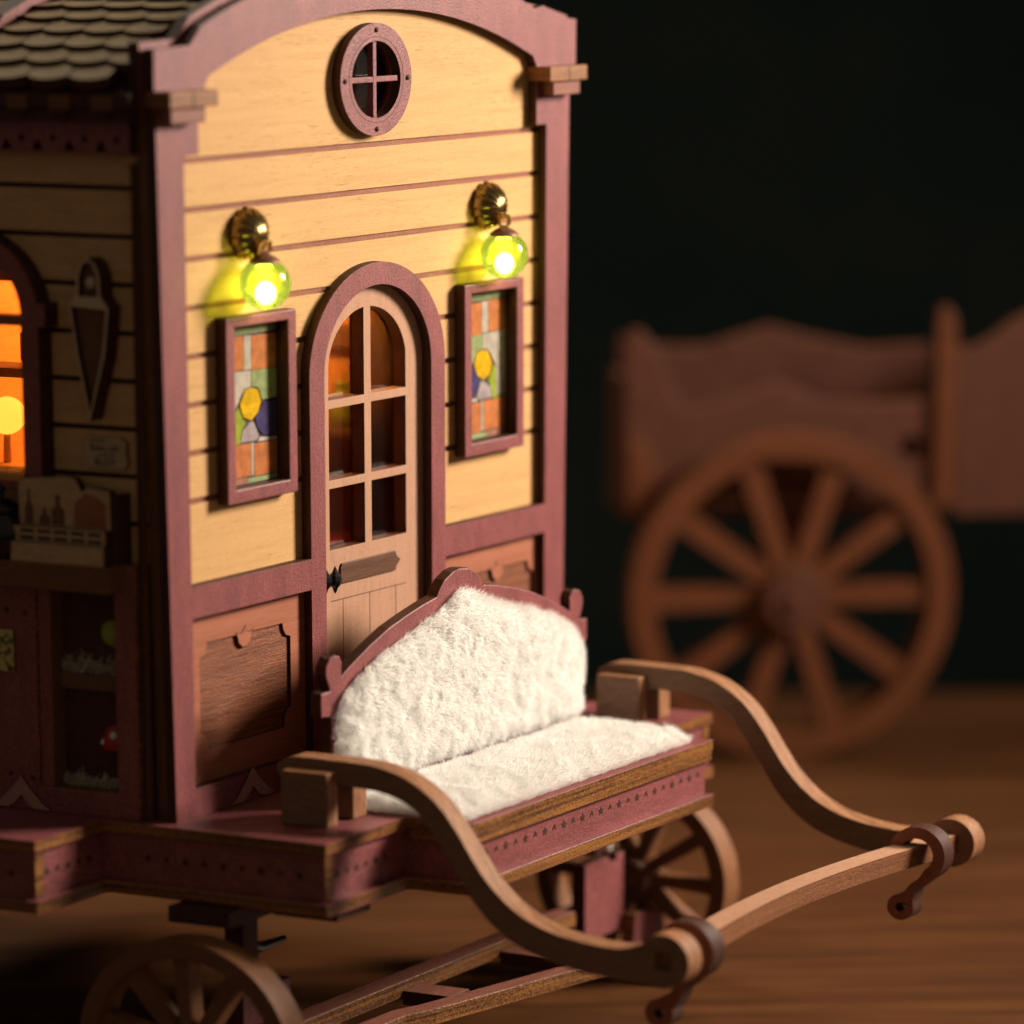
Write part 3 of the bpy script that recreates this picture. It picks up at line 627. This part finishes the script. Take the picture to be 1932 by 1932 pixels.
# bogie frame at axle height, two long beams and cross pieces
bog = MB().box(-6.5, 84, -12.4, -8.6, -36.0, -33.2, HOR, 0, 1).build('axle_beam', ['beam_wood', 'ply_edge'], CAR, 0.2)
MB().plate([(6, -17.2), (26, -17.6), (30, -19.2), (76, -30.0), (77, -33), (29, -22.6), (24, -20.8), (6, -20.6)], [], HOR, -37.4, -34.6, 0, 1).build('bogie_beam', ['beam_wood', 'ply_edge'], CAR, 0.2)
for a, b in ((12, -17.2), (36, -20.6), (62, -26.7)):
    MB().box(a, a+5, b+.02, -12.42, -37.2, -34.8, HOR, 0, 1).build('bogie_crosspiece', ['beam_wood', 'burnt'], CAR, 0.15)
for a, b in ((88.6, 100.4), (0.4, 11.6)):
    pl = [(a, -40.4), (b, -40.4), (b, -26.2), (b-2.2, -26.2), (b-2.2, -27.4), (b-4.4, -27.4), (b-4.4, -26.2), (a, -26.2)]
    MB().plate(pl, [], FRN(-10.0 if a > 50 else -9.0), -1.2, 1.2, 0, 1).build('axle_bracket', ['mauve', 'burnt'], CAR, 0.2)
MB().plate([(99, -44.2), (111.4, -44.2), (111.4, -41.6), (108.6, -41.2), (108.4, -38), (99.6, -37.4)], [], FRN(-12.6), -1.2, 1.2, 0, 1).build('axle_bracket', ['mauve', 'ply_edge'], CAR, 0.25)
MB().tube([at_side(100.5, -7.5, -20), at_side(101.5, -8.5, -23), at_side(100.2, -9.0, -26.4)], 0.5, 8).build('wire', ['fur'], CAR, 0, True)
MB().box(-5.2, 5.8, -12, -2, -14.2, -11.51).build('pivot_block', ['burnt'], CAR, 0.2)
MB().box(1.4, 5.0, -9.6, -6.4, -23, -14.21).build('pivot_post', ['burnt'], CAR, 0.3)
MB().tube([V(6.5, -8, -19.2), V(9.5, -8.2, -20.6), V(15.3, -8.2, -20.6)], [0.9, 0.85, 0.5], 8).build('wire', ['black_metal'], CAR, 0, True)
MB().box(94.2, 98.6, -9.6, -6.4, -26, -11.51).build('pivot_post', ['burnt'], CAR, 0.3)

# ---- shafts and draw bar
top = [(-10.9, 8.6), (-11.4, 9.2), (-12.6, 9.9), (-14.5, 10.2), (-20.7, 10.15), (-24.5, 10.05), (-27.6, 9.8), (-31.8, 8.7), (-35.4, 6.7), (-38.1, 4.4), (-40.8, 0.9), (-43.1, -2.7), (-45.6, -6.2), (-48.7, -9.3), (-52.4, -11.7), (-56.9, -13.3), (-62.5, -14.2), (-67.3, -14.3), (-70.6, -13.2)]
disc = arc(-73.8, -15.6, 4.15, 37, -215+0, 0) if False else [(-73.8 + 4.15*math.cos(math.radians(a)), -15.6 + 4.15*math.sin(math.radians(a))) for a in range(42, 292, 12)]
bot = [(-71.4, -19.5), (-66.2, -19.2), (-60.6, -18.6), (-55.1, -17.4), (-50.6, -15.7), (-46.8, -13.2), (-43.4, -9.6), (-41.1, -5.9), (-38.4, -1.8), (-35.7, 2.0), (-32.3, 4.6), (-27.7, 6.0), (-20.7, 6.3), (-13, 6.4), (-11.6, 6.8), (-10.9, 7.6)]
def smooth_line(P, n=3):
    out = []
    for i in range(len(P)-1):
        p0, p1, p2, p3 = P[max(i-1, 0)], P[i], P[i+1], P[min(i+2, len(P)-1)]
        for k in range(n):
            t = k/n; out.append(tuple(0.5*((2*p1[j]) + (-p0[j]+p2[j])*t + (2*p0[j]-5*p1[j]+4*p2[j]-p3[j])*t*t + (-p0[j]+3*p1[j]-3*p2[j]+p3[j])*t**3) for j in (0, 1)))
    out.append(P[-1]); return out
shaft_prof = smooth_line(top) + disc + smooth_line(bot)
sq = [(-75.2, -17.0), (-72.4, -17.0), (-72.4, -14.2), (-75.2, -14.2)]
SL0, SR0 = 8.5, 89.6
for t0, ds in ((SL0, 0), (SR0, -2.2)):
    MB().plate([(a+ds, b) for a, b in shaft_prof], [[(a+ds, b) for a, b in sq]], SID, t0, t0+3.6, 0, 1).build('shaft', ['shaft_wood', 'shaft_edge'], CAR, 0.25, True)
    for a, b, zt in ((t0-2.7, t0-.02, 8.6), (t0+3.62, t0+7.0, 8.4)):
        MB().plate([(-21.2+ds*.5, 0.01), (-13.4+ds*.5, 0.01), (-13.4+ds*.5, zt), (-21.2+ds*.5, zt)], [], SID, a, b, 0, 1).build('shaft_bracket', ['shaft_wood', 'shaft_edge'], CAR, 0.3)
def bar():
    n = 24; xa, xb = SL0+1.2, SR0+3.8; o1, o2 = [], []
    ya, yb = -73.8*EY, -76.0*EY
    for i in range(n+1):
        t = i/n; a = xa + (xb-xa)*t; y = ya + (yb-ya)*t + 4.2*math.sin(math.pi*min(1, max(0, (t-.05)/.9)))**0.9
        hw = 1.35 if (t < .07 or t > .95) else 1.95
        o1.append((a, y-hw)); o2.append((a, y+hw))
    return o1 + o2[::-1]
MB().plate(bar(), [], HOR, -17.2, -14.0, 0, 1).build('draw_bar', ['door_wood', 'bar_edge'], CAR, 0.25)

# ================================================================== hooks on the draw bar
def hook(t0, s0, z0, label, de=(0, 0)):
    base = SID(s0, z0, t0); h = thing('hook', tuple(v/S - (H if i == 2 else 0) for i, v in enumerate(base)), label, 'hook', 'hooks hung on the draw bar')
    rin, rout = 2.75, 4.75
    sg = -1
    # C shaped collar open towards the caravan, tail to a small eye below
    path = [(math.cos(math.radians(a)), math.sin(math.radians(a))) for a in range(18, 240, 10)]
    o = [(s0 + rout*c, z0 + rout*s_*1.0) for c, s_ in path]; i_ = [(s0 + rin*c, z0 + rin*s_) for c, s_ in path]
    ex, ez = s0 + 2.6 + de[0], z0 - 9.2 + de[1]
    eye = [(ex + 2.25*math.cos(math.radians(a)), ez + 2.25*math.sin(math.radians(a))) for a in range(150, -140, -15)]
    tail_o = [(s0-1.4, z0-4.9), (s0+0.2, z0-6.3), (s0+0.5, z0-7.6)]
    tail_i = [(s0+2.1, z0-6.6), (s0+1.0, z0-5.1), (s0-0.4, z0-4.0)]
    eye = [(ex + 2.25*math.cos(math.radians(a)), ez + 2.25*math.sin(math.radians(a))) for a in range(160, 450, 15)]
    prof = o + tail_o + eye + tail_i[0:] + i_[::-1]
    MB().plate(prof, [circ(ex, ez, 0.75, 14)], SID, t0, t0+3.2, 0, 1).build('hook_body', ['rust', 'burnt'], h, 0.2, True)
hook(79.5, -75.5, -15.4, 'curled dark wooden hook hanging at the far right end of the draw bar')
hook(15.0, -73.2, -15.8, 'dark wooden hook half hidden behind the near rounded end of the left shaft', (1.2, -0.9))

# ================================================================== bench
BEN = thing('bench', (53.8, -14, 0), 'mauve bench with an arched back and white fluffy fur in front of the door', 'bench')
BC = 50.6   # centre in caravan x ; bench y = -13 shifts it
BX = lambda u: 54.35 + u
half = [(0, 32.9), (2.2, 32.6), (4.2, 31.6), (5.4, 30.3), (6.2, 29.2), (9.5, 28.6), (14, 27.5), (18.5, 26.2), (23.5, 24.1), (28.5, 21.6), (30.2, 20.6)]
ear = [(30.2, 21.6), (30.1, 22.8), (30.7, 23.8), (31.8, 24.2), (33.1, 23.8), (33.9, 22.6), (34.0, 21.2), (33.4, 19.6), (33.0, 18.7), (35.2, 18.6), (35.2, 14.8), (32.9, 14.5), (32.9, 0.02)]
hp = half + ear
prof = [(BX(-u), z) for u, z in reversed(hp)] + [(BX(u), z) for u, z in hp[1:]]
MB().plate(prof, [], FAC, -13, -10.8, 0, 1).build('backrest', ['mauve', 'burnt'], BEN, 0.22)
def inpoly(x, y, P):
    c = False; j = len(P)-1
    for i in range(len(P)):
        if (P[i][1] > y) != (P[j][1] > y) and x < (P[j][0]-P[i][0])*(y-P[i][1])/(P[j][1]-P[i][1]) + P[i][0]: c = not c
        j = i
    return c
def edge_dist(x, y, P):
    best = 1e9; bx = by = 0
    for i in range(len(P)):
        ax, ay = P[i-1]; bx_, by_ = P[i]; dx, dy = bx_-ax, by_-ay; L2 = dx*dx+dy*dy
        t = max(0, min(1, ((x-ax)*dx+(y-ay)*dy)/L2)); px, py = ax+t*dx, ay+t*dy; d = math.hypot(x-px, y-py)
        if d < best: best, bx, by = d, px-x, py-y
    return best, bx, by
def fur(name, poly, fn, t0, bulge, nstr, length, parent, lean=(0, 0), seed=1, width=0.055):
    """a padded slab with a pile of short tapered strands"""
    rnd = random.Random(seed)
    xs = [p[0] for p in poly]; ys = [p[1] for p in poly]; x0, x1, y0, y1 = min(xs), max(xs), min(ys), max(ys)
    mb = MB(); mb.plate(offset(poly, -0.5), [], fn, t0, t0+0.8*(1 if bulge > 0 else -1), 0, 0)
    verts, faces = mb.v, mb.f
    cnt = 0
    sgn = 1 if bulge > 0 else -1
    while cnt < nstr:
        a, b = rnd.uniform(x0, x1), rnd.uniform(y0, y1)
        if not inpoly(a, b, poly): continue
        cnt += 1
        d, ex, ey = edge_dist(a, b, poly)
        e = math.exp(-d/1.6)
        hgt = abs(bulge)*(1-math.exp(-d/1.3))
        n1 = noise.noise((a*.22+seed*7, b*.22, 1.3)); n2 = noise.noise((a*.22, b*.22+seed*5, 7.7))
        m1 = noise.noise((a*1.1+seed*3, b*1.1, 4.1)); m2 = noise.noise((a*1.1, b*1.1+seed, 9.4)); lump = noise.noise((a*.55, b*.55, seed*2.2))
        du = lean[0] + 0.7*n1 + 0.22*m1 + rnd.gauss(0, .34); dv = lean[1] + 0.7*n2 + 0.22*m2 + rnd.gauss(0, .34)
        if d > 1e-6: du += 1.3*e*ex/d; dv += 1.3*e*ey/d
        L = length*(0.75 + 0.5*rnd.random())*(1 + .2*lump)
        nrm = math.sqrt(1 + du*du + dv*dv); du, dv, dn = du/nrm, dv/nrm, 1/nrm
        base_h = hgt*(0.55 + .45*rnd.random()) + 0.28*lump
        P0 = Vector((a, b, base_h)); P1 = P0 + Vector((du*.45, dv*.45, dn*.65))*L; P2 = P0 + Vector((du, dv, dn*.8))*L
        q = rnd.uniform(0, math.pi*2); w = Vector((math.cos(q), math.sin(q), 0.3*math.sin(q*2)))*width
        k = len(verts)
        for p in (P0-w, P0+w, P1-w*.8, P1+w*.8, P2): verts.append(fn(p.x, p.y, t0 + sgn*p.z))
        faces.append((k, k+1, k+3, k+2)); faces.append((k+2, k+3, k+4))
    me = bpy.data.meshes.new(name); me.from_pydata(verts, [], faces); me.materials.append(MATS['fur']); me.update()
    o = bpy.data.objects.new(name, me); COL.objects.link(o); return attach(o, parent)
fh = [(0, 29.6), (2.3, 28.9), (6, 26.9), (12, 25.0), (18.5, 23.1), (25, 20.8), (30.4, 17.6), (32.2, 14.0), (32.5, 9.5), (32.0, 2.9)]
fpoly = [(BX(-u*1.0), z) for u, z in reversed(fh)] + [(BX(u), z) for u, z in fh[1:]]
fur('back_cushion', fpoly, FAC, -13.02, -1.9, 90000, 1.5, BEN, (0.1, -0.35), 3)
fur('seat_cushion', [(17.6, -34.9), (79.4, -34.9), (81.2, -15.0), (17.4, -15.0)], HOR, 0.02, 2.1, 90000, 1.9, BEN, (0, -0.25), 5)

# ================================================================== wall lamps
def wall_lamp(x, z, bx, by, bz, label):
    t = thing('wall_lamp', (x, 1.9, z), label, 'wall lamp', 'green glass wall lamps on the front wall')
    d = MB(); n = 12
    prof = [(4.1*math.cos(a), 3.9*math.sin(a)) for a in [math.radians(q) for q in range(0, 86, 7)]]
    d.lathe(prof, (x, 1.92, z), (0, -1, 0), 96, 0, 16, -0.13)
    d.build('bracket_dome', ['brass'], t, 0, True)
    # wire ring from the dome to the cap
    pth = [Vector(V(x-.2, -1.0, z-1.2)), Vector(V(x-.9, -2.2, z-1.6)), Vector(V(bx-1.3, by, bz+6.6)), Vector(V(bx-1.2, by, bz+4.9))]
    pth2 = [Vector(V(x-.2, -1.0, z-1.2)), Vector(V(x+.9, -2.2, z-1.6)), Vector(V(bx+1.4, by, bz+6.4)), Vector(V(bx+1.5, by, bz+4.9))]
    MB().tube(pth, 0.28, 8).build('hanger_wire', ['gold_wire'], t, 0, True); MB().tube(pth2, 0.28, 8).build('hanger_wire', ['gold_wire'], t, 0, True)
    ring = [Vector(V(bx+1.1*math.cos(q), by, bz+5.2+1.1*math.sin(q))) for q in [i*math.pi/6 for i in range(13)]]
    MB().tube(ring, 0.25, 8).build('hanger_ring', ['gold_wire'], t, 0, True)
    MB().lathe([(2.5, 3.25), (2.35, 3.6), (1.6, 4.2), (0.9, 4.5), (0.5, 4.9)], (bx, by, bz), (0, 0, 1), 28).build('bulb_cap', ['cap_metal'], t, 0, True)
    sp = [(max(.05, 4.05*math.sin(a)), 4.05*math.cos(a)) for a in [math.radians(q) for q in range(178, 34, -6)]]
    b = MB(); b.lathe(sp, (bx, by, bz), (0, 0, 1), 48); b.build('glass_bulb', ['bulb_glass'], t, 0, True)
    c = [(max(.04, 1.6*math.sin(a)), 1.8*math.cos(a)) for a in [math.radians(q) for q in range(178, 0, -14)]]
    MB().lathe(c, (bx+.1, by, bz-1.5), (0, 0, 1), 20).build('light_core', ['led_core'], t, 0, True)
wall_lamp(19.7, 89.2, 19.5, -2.3, 81.7, 'glowing green glass wall lamp above the left stained glass window')
wall_lamp(80.4, 89.1, 80.2, -2.3, 81.1, 'glowing green glass wall lamp above the right stained glass window, by the right post')

# ================================================================== things on the left side
# long pointed wall ornament
ORN = thing('wall_ornament', (8, 12, 62), 'long pointed hanging wall ornament on the shadowed side wall', 'ornament')
orn = [(12.0, 62.0), (9.3, 72.0), (8.45, 79.4), (9.2, 80.2), (9.8, 81.2), (9.9, 84.0), (10.6, 86.0), (11.9, 86.9), (13.2, 86.0), (13.9, 84.0), (14.0, 81.3), (14.6, 80.4), (15.3, 79.9), (14.2, 72)]
inner = [(12.0, 63.4), (9.75, 72.2), (8.95, 79.0), (14.85, 79.4), (13.8, 72.2)]
top_h = [(10.35, 81.0), (10.4, 84.0), (11.0, 85.7), (11.9, 86.3), (12.8, 85.7), (13.4, 84.0), (13.5, 81.0)]
MB().plate(orn, [inner, top_h], SID, -1.9, 0.98, 0, 1).build('ornament_rim', ['pale_rim', 'burnt'], ORN, 0.15)
MB().plate(offset(orn, -0.4), [], SID, -0.9, 0.95, 0, 0).build('ornament_back', ['counter_wood'], ORN)
c0 = SID(11.9, 83.0, -0.9); MB().lathe([(0.9, 0), (0.9, 0.5), (0.5, 0.9), (0.05, 1.0)], (c0[0]/S, c0[1]/S, c0[2]/S-H), (-1, 0, 0), 16).build('ornament_knob', ['pale_rim'], ORN, 0, True)
# ticket shaped sign
SGN = thing('wall_sign', (9, 11, 54.4), 'small pale ticket shaped sign with dark lettering on the side wall', 'sign')
tk = [(7.5, 55.4), (8.2, 54.5), (14.6, 54.6), (15.3, 55.4), (15.0, 56.3), (15.3, 57), (15.0, 57.8), (15.3, 58.6), (14.7, 59.5), (8.6, 59.4), (7.6, 58.5), (7.9, 57.4)]
MB().plate(tk, [], SID, 0.45, 0.98, 0, 1).build('sign_plate', ['sign_plate', 'burnt'], SGN, 0.05)
def text(body, size, s, z, t, parent, name='lettering'):
    cu = bpy.data.curves.new(name, 'FONT'); cu.body = body; cu.size = size*S; cu.align_x = 'CENTER'; cu.align_y = 'CENTER'; cu.extrude = 0.00002
    tmp = bpy.data.objects.new('tmp', cu); COL.objects.link(tmp)
    dg = bpy.context.evaluated_depsgraph_get(); me = bpy.data.meshes.new_from_object(tmp.evaluated_get(dg)); bpy.data.objects.remove(tmp)
    Xb = Vector((-EX, -EY, 0)); Zb = Vector((-EY, EX, 0)); Zb = Xb.cross(Vector((0, 0, 1)))
    p = Vector(SID(s, z, t)); m4 = Matrix(((Xb.x, 0, Zb.x, p.x), (Xb.y, 0, Zb.y, p.y), (0, 1, 0, p.z), (0, 0, 0, 1))); me.transform(m4)
    me.materials.clear(); me.materials.append(MATS['print_dark']); o = bpy.data.objects.new(name, me); COL.objects.link(o); return attach(o, parent)
text('Bake, Life', 1.25, 11.4, 57.7, 0.40, SGN); text('BLOY', 1.5, 11.4, 55.5, 0.40, SGN); text('Caravan', 0.8, 12.6, 58.9, 0.40, SGN); text('country side', 0.62, 11.2, 56.7, 0.40, SGN)
# display box on the counter
BOX = thing('display_box', (-6, 16, 40.2), 'cream wooden display box with bottle silhouettes and lettering rows on the counter', 'display box')
pan = [(8.3, 45.5), (24.1, 45.5), (24.2, 51.6), (23.6, 52.8), (16, 53.4), (14.3, 53.2), (13.2, 51.2), (12.2, 52.0), (8.4, 51.6)]
MB().plate(pan, [], SID, -2.6, -1.2, 0, 1).build('picture_panel', ['box_wood', 'burnt'], BOX, 0.12)
MB().plate([(8.2, 40.22), (24.4, 40.22), (24.2, 43.2), (8.2, 43.2)], [], SID, -4.4, -0.4, 0, 1).build('box_base', ['box_wood', 'burnt'], BOX, 0.15)
MB().plate([(8.4, 43.25), (24.1, 43.25), (24.3, 45.6), (8.4, 45.6)], [], SID, -3.8, -0.8, 0, 1).build('box_step', ['box_wood', 'burnt'], BOX, 0.15)
for s, w, h in ((22.3, .7, 5.4), (19.6, .9, 2.6), (17.3, 1.1, 4.8)):
    MB().plate([(s-w, 45.8), (s+w, 45.8), (s+w, 45.8+h*.5), (s+w*.35, 45.8+h*.62), (s+w*.3, 45.8+h), (s-w*.3, 45.8+h), (s-w*.35, 45.8+h*.62), (s-w, 45.8+h*.5)], [], SID, -2.66, -2.55, 0, 0).build('bottle_print', ['counter_wood'], BOX)
MB().plate([(9.0, 45.8), (14.6, 45.8), (14.4, 49.4), (12.5, 51), (10.6, 50.6), (9.1, 49.5)], [], SID, -2.66, -2.55, 0, 0).build('house_print', ['rust'], BOX)
for r_, z in enumerate((45.0, 43.9)):
    for k in range(5):
        a = 22.9 - k*2.9; MB().plate([(a-2.3, z-.3), (a, z-.3), (a, z+.25), (a-2.3, z+.25)], [], SID, -3.86, -3.78, 0, 0).build('lettering_row', ['print_dark'], BOX)
MB().plate([(7.5, 40.22), (8.18, 40.22), (8.18, 51), (7.5, 51)], [], SID, -2.6, 0.9, 0, 0).build('box_end', ['burnt'], BOX, 0.1)
# black pot on the counter
kc = SID(27.6, 40.2, -2.2); KC = (kc[0]/S, kc[1]/S, 40.22)
POT = thing('pot', KC, 'round black glazed pot with a lid below the glowing arched window', 'pot')
MB().lathe([(1.8, 0), (2.6, .3), (3.5, 2.0), (3.7, 4.0), (3.2, 5.9), (2.6, 6.8), (2.9, 7.2), (3.0, 7.5)], KC, (0, 0, 1), 32).build('pot_body', ['black_glaze'], POT, 0, True)
MB().lathe([(3.1, 7.55), (2.9, 8.0), (1.6, 8.9), (.6, 9.2), (.5, 9.8), (.9, 10.4), (.6, 11), (.05, 11.2)], KC, (0, 0, 1), 32).build('pot_lid', ['black_glaze'], POT, 0, True)
# moss, ball and mushroom in the niches
def moss(s0, s1, z, h, label):
    rnd = random.Random(int(z*10)); v, f = [], []
    for i in range(16000):
        a = rnd.uniform(s0, s1); t = rnd.uniform(1.0, 8); hh = h*(0.6+.5*noise.noise((a*.8, t*.8, z)))*(1 if t > 1.6 else .7)
        zz = z + rnd.random()*hh; d = Vector((rnd.gauss(0, 1), rnd.gauss(0, 1), rnd.gauss(0.4, 1))).normalized()*0.55; w = Vector((rnd.gauss(0, 1), rnd.gauss(0, 1), rnd.gauss(0, 1))).normalized()*.075
        p = Vector(SID(a, zz, t)); k = len(v); v += [tuple(p - w*S), tuple(p + w*S), tuple(p + (d + w*.4)*S)]; f.append((k, k+1, k+2))
    mb = MB(); mb.plate([(s0+.4, z+.02), (s1-.4, z+.02), (s1-.4, z+h*.3), (s0+.4, z+h*.3)], [], SID, 3.0, 8, 0, 0)
    k = len(v); v += mb.v; f += [tuple(i+k for i in q) for q in mb.f]
    me = bpy.data.meshes.new('moss'); me.from_pydata(v, [], f); me.materials.append(MATS['moss']); o = bpy.data.objects.new('moss', me); COL.objects.link(o)
    return props(o, label, 'moss', None, 'stuff')
moss(9.6, 20.2, 22.0, 5.2, 'pale dry moss on the upper cabinet shelf')
moss(9.6, 20.4, 4.0, 3.6, 'pale dry moss on the lower cabinet shelf')
def lathe_at(prof, s, t, z, mat, name, parent=None, seg=28):
    c = SID(s, z, t); return MB().lathe(prof, (c[0]/S, c[1]/S, z), (0, 0, 1), seg).build(name, [mat], parent, 0, True)
g = lathe_at([(max(.05, 2.6*math.sin(math.radians(q))), 2.6-2.6*math.cos(math.radians(q))) for q in range(2, 180, 9)], 12.2, 3.4, 26.0, 'green_ball', 'ball')
props(g, 'yellow green ball resting on the moss of the upper cabinet shelf', 'ball')
mc = SID(12.6, 5.5, 4.0); MSH = thing('mushroom', (mc[0]/S, mc[1]/S, 5.5), 'red toy mushroom with white dots on the lower cabinet shelf', 'mushroom')
lathe_at([(0.9, 0), (0.8, 2.5), (0.9, 5.5)], 12.6, 4.0, 5.5, 'moss', 'stem', MSH)
cp = [(3.1, 0), (3.25, .5), (3.0, 1.8), (2.4, 3.4), (1.5, 4.8), (.6, 5.5), (.05, 5.7)]
lathe_at(cp, 12.6, 4.0, 10.2, 'red_paint', 'cap', MSH)
for q, h, r in ((200, 2.4, .62), (250, 1.0, .45), (160, 1.2, .5), (120, 3, .5)):
    rr = 2.75 if h > 2 else 3.05
    p = (mc[0]/S + rr*math.cos(math.radians(q)), mc[1]/S + rr*math.sin(math.radians(q)), 10.2+h)
    MB().lathe([(r, -.1), (r*.9, .12), (r*.4, .22), (.03, .25)], p, (math.cos(math.radians(q)), math.sin(math.radians(q)), .45), 12).build('cap_dot', ['white_paint'], MSH, 0, True)

# interior lamp
ic = SID(39.5, 59.5, 14); IL = thing('interior_lamp', (ic[0]/S, ic[1]/S, 59.5), 'glowing yellow globe lamp behind the arched side window', 'lamp')
MB().lathe([(max(.05, 3.0*math.sin(math.radians(q))), 3.0-3.0*math.cos(math.radians(q))-3) for q in range(2, 180, 9)], (ic[0]/S, ic[1]/S, 59.5), (0, 0, 1), 24).build('lamp_globe', ['lamp_glow'], IL, 0, True)
MB().tube([V(ic[0]/S, ic[1]/S, 0.6), V(ic[0]/S, ic[1]/S, 56.6)], [2.0] + [0.6], 10).build('lamp_stand', ['interior_wood'], IL)
ld = bpy.data.lights.new('unseen_room_light', 'POINT'); ld.energy = 0.40; ld.color = (1.0, 0.44, 0.09); ld.shadow_soft_size = 0.003  # unseen room light, placed high and apart from the globe lamp
lo = bpy.data.objects.new('unseen_room_light', ld); COL.objects.link(lo); lo.location = V(64, 28, 88)

# ================================================================== second cart far behind
def cart():
    c = Vector((261.1, 51.6)); q = math.radians(8)
    r = Vector((0.6026, -0.7980)); r = Vector((r.x*math.cos(q)-r.y*math.sin(q), r.x*math.sin(q)+r.y*math.cos(q)))   # to the right
    dpt = Vector((-r.y, r.x))                                                                                         # away
    def FN(a, b, t): p = c + r*a + dpt*t; return V(p.x, p.y, b)
    def FB(a, b, t): return FN(a, b, t)
    K = thing('cart', (c.x, c.y, -H), 'blurred wooden model cart with a large ten spoked wheel in the background', 'model cart')
    wheel(K, -3.2, -2.2, -14.0, 37.0, 6.4, 5.8, 10, FN, ['cart_wood', 'cart_wood'], math.radians(0), 7.0, 12, 'cart_mauve')
    # side board with wavy top
    side = [(-36, 8), (-36, 41), (-26, 38.7), (-16, 38.5), (-8, 41), (-1, 43), (8, 40.5), (22, 37.5), (37, 38), (37, 8)]
    MB().plate(side, [], FB, 30, 33.5, 0, 1).build('side_board', ['cart_mauve', 'cart_wood'], K, 0.4)
    near = [(-38.5, 6), (-38.5, 42.5), (-37, 45), (-35, 45.5), (-31.5, 41), (-28.5, 33), (-25, 27), (-16, 29), (-9, 31.5), (-3.5, 33), (2, 31), (7, 28.5), (22, 28), (33, 29), (33, 6)]
    MB().plate(near, [circ(27, 17.5, 2.6, 16)], FB, 8, 11.5, 0, 1).build('side_board', ['cart_mauve', 'cart_wood'], K, 0.4)
    MB().plate([(-38.6, 4), (-34.5, 4), (-32, 14), (-34, 20), (-38.6, 20)], [], FB, 5.5, 7.9, 0, 1).build('corner_bracket', ['cart_wood', 'cart_wood'], K, 0.4)
    MB().plate([(32.3, 4), (36.5, 4), (37, 40), (36.2, 47), (34.6, 49.8), (32.8, 49.8), (32.3, 47)], [], FB, 6, 7.9, 0, 1).build('corner_post', ['cart_wood', 'cart_wood'], K, 0.4)
    MB().plate([(37.05, 1.8), (95, 1.8), (95, 66), (70, 55), (50, 46), (44, 41.5), (40, 40), (37.05, 40)], [], FB, 7, 10.5, 0, 1).build('side_panel', ['cart_mauve', 'cart_wood'], K, 0.4)
    MB().plate([(-38, 2), (95, 2), (95, 5), (-38, 5)], [], FB, 12, 34, 0, 0).build('cart_floor', ['cart_wood'], K, 0.4)
    MB().plate([(-3, -18), (3, -18), (3, 2), (-3, 2)], [], FB, 4, 34, 0, 0).build('axle_beam', ['cart_wood'], K, 0.4)
    MB().plate([(-38.6, 5.1), (-38.6, 34), (-36, 34), (-36, 5.1)], [], FB, 12, 29.5, 0, 0).build('end_board', ['cart_mauve'], K, 0.4)
cart()
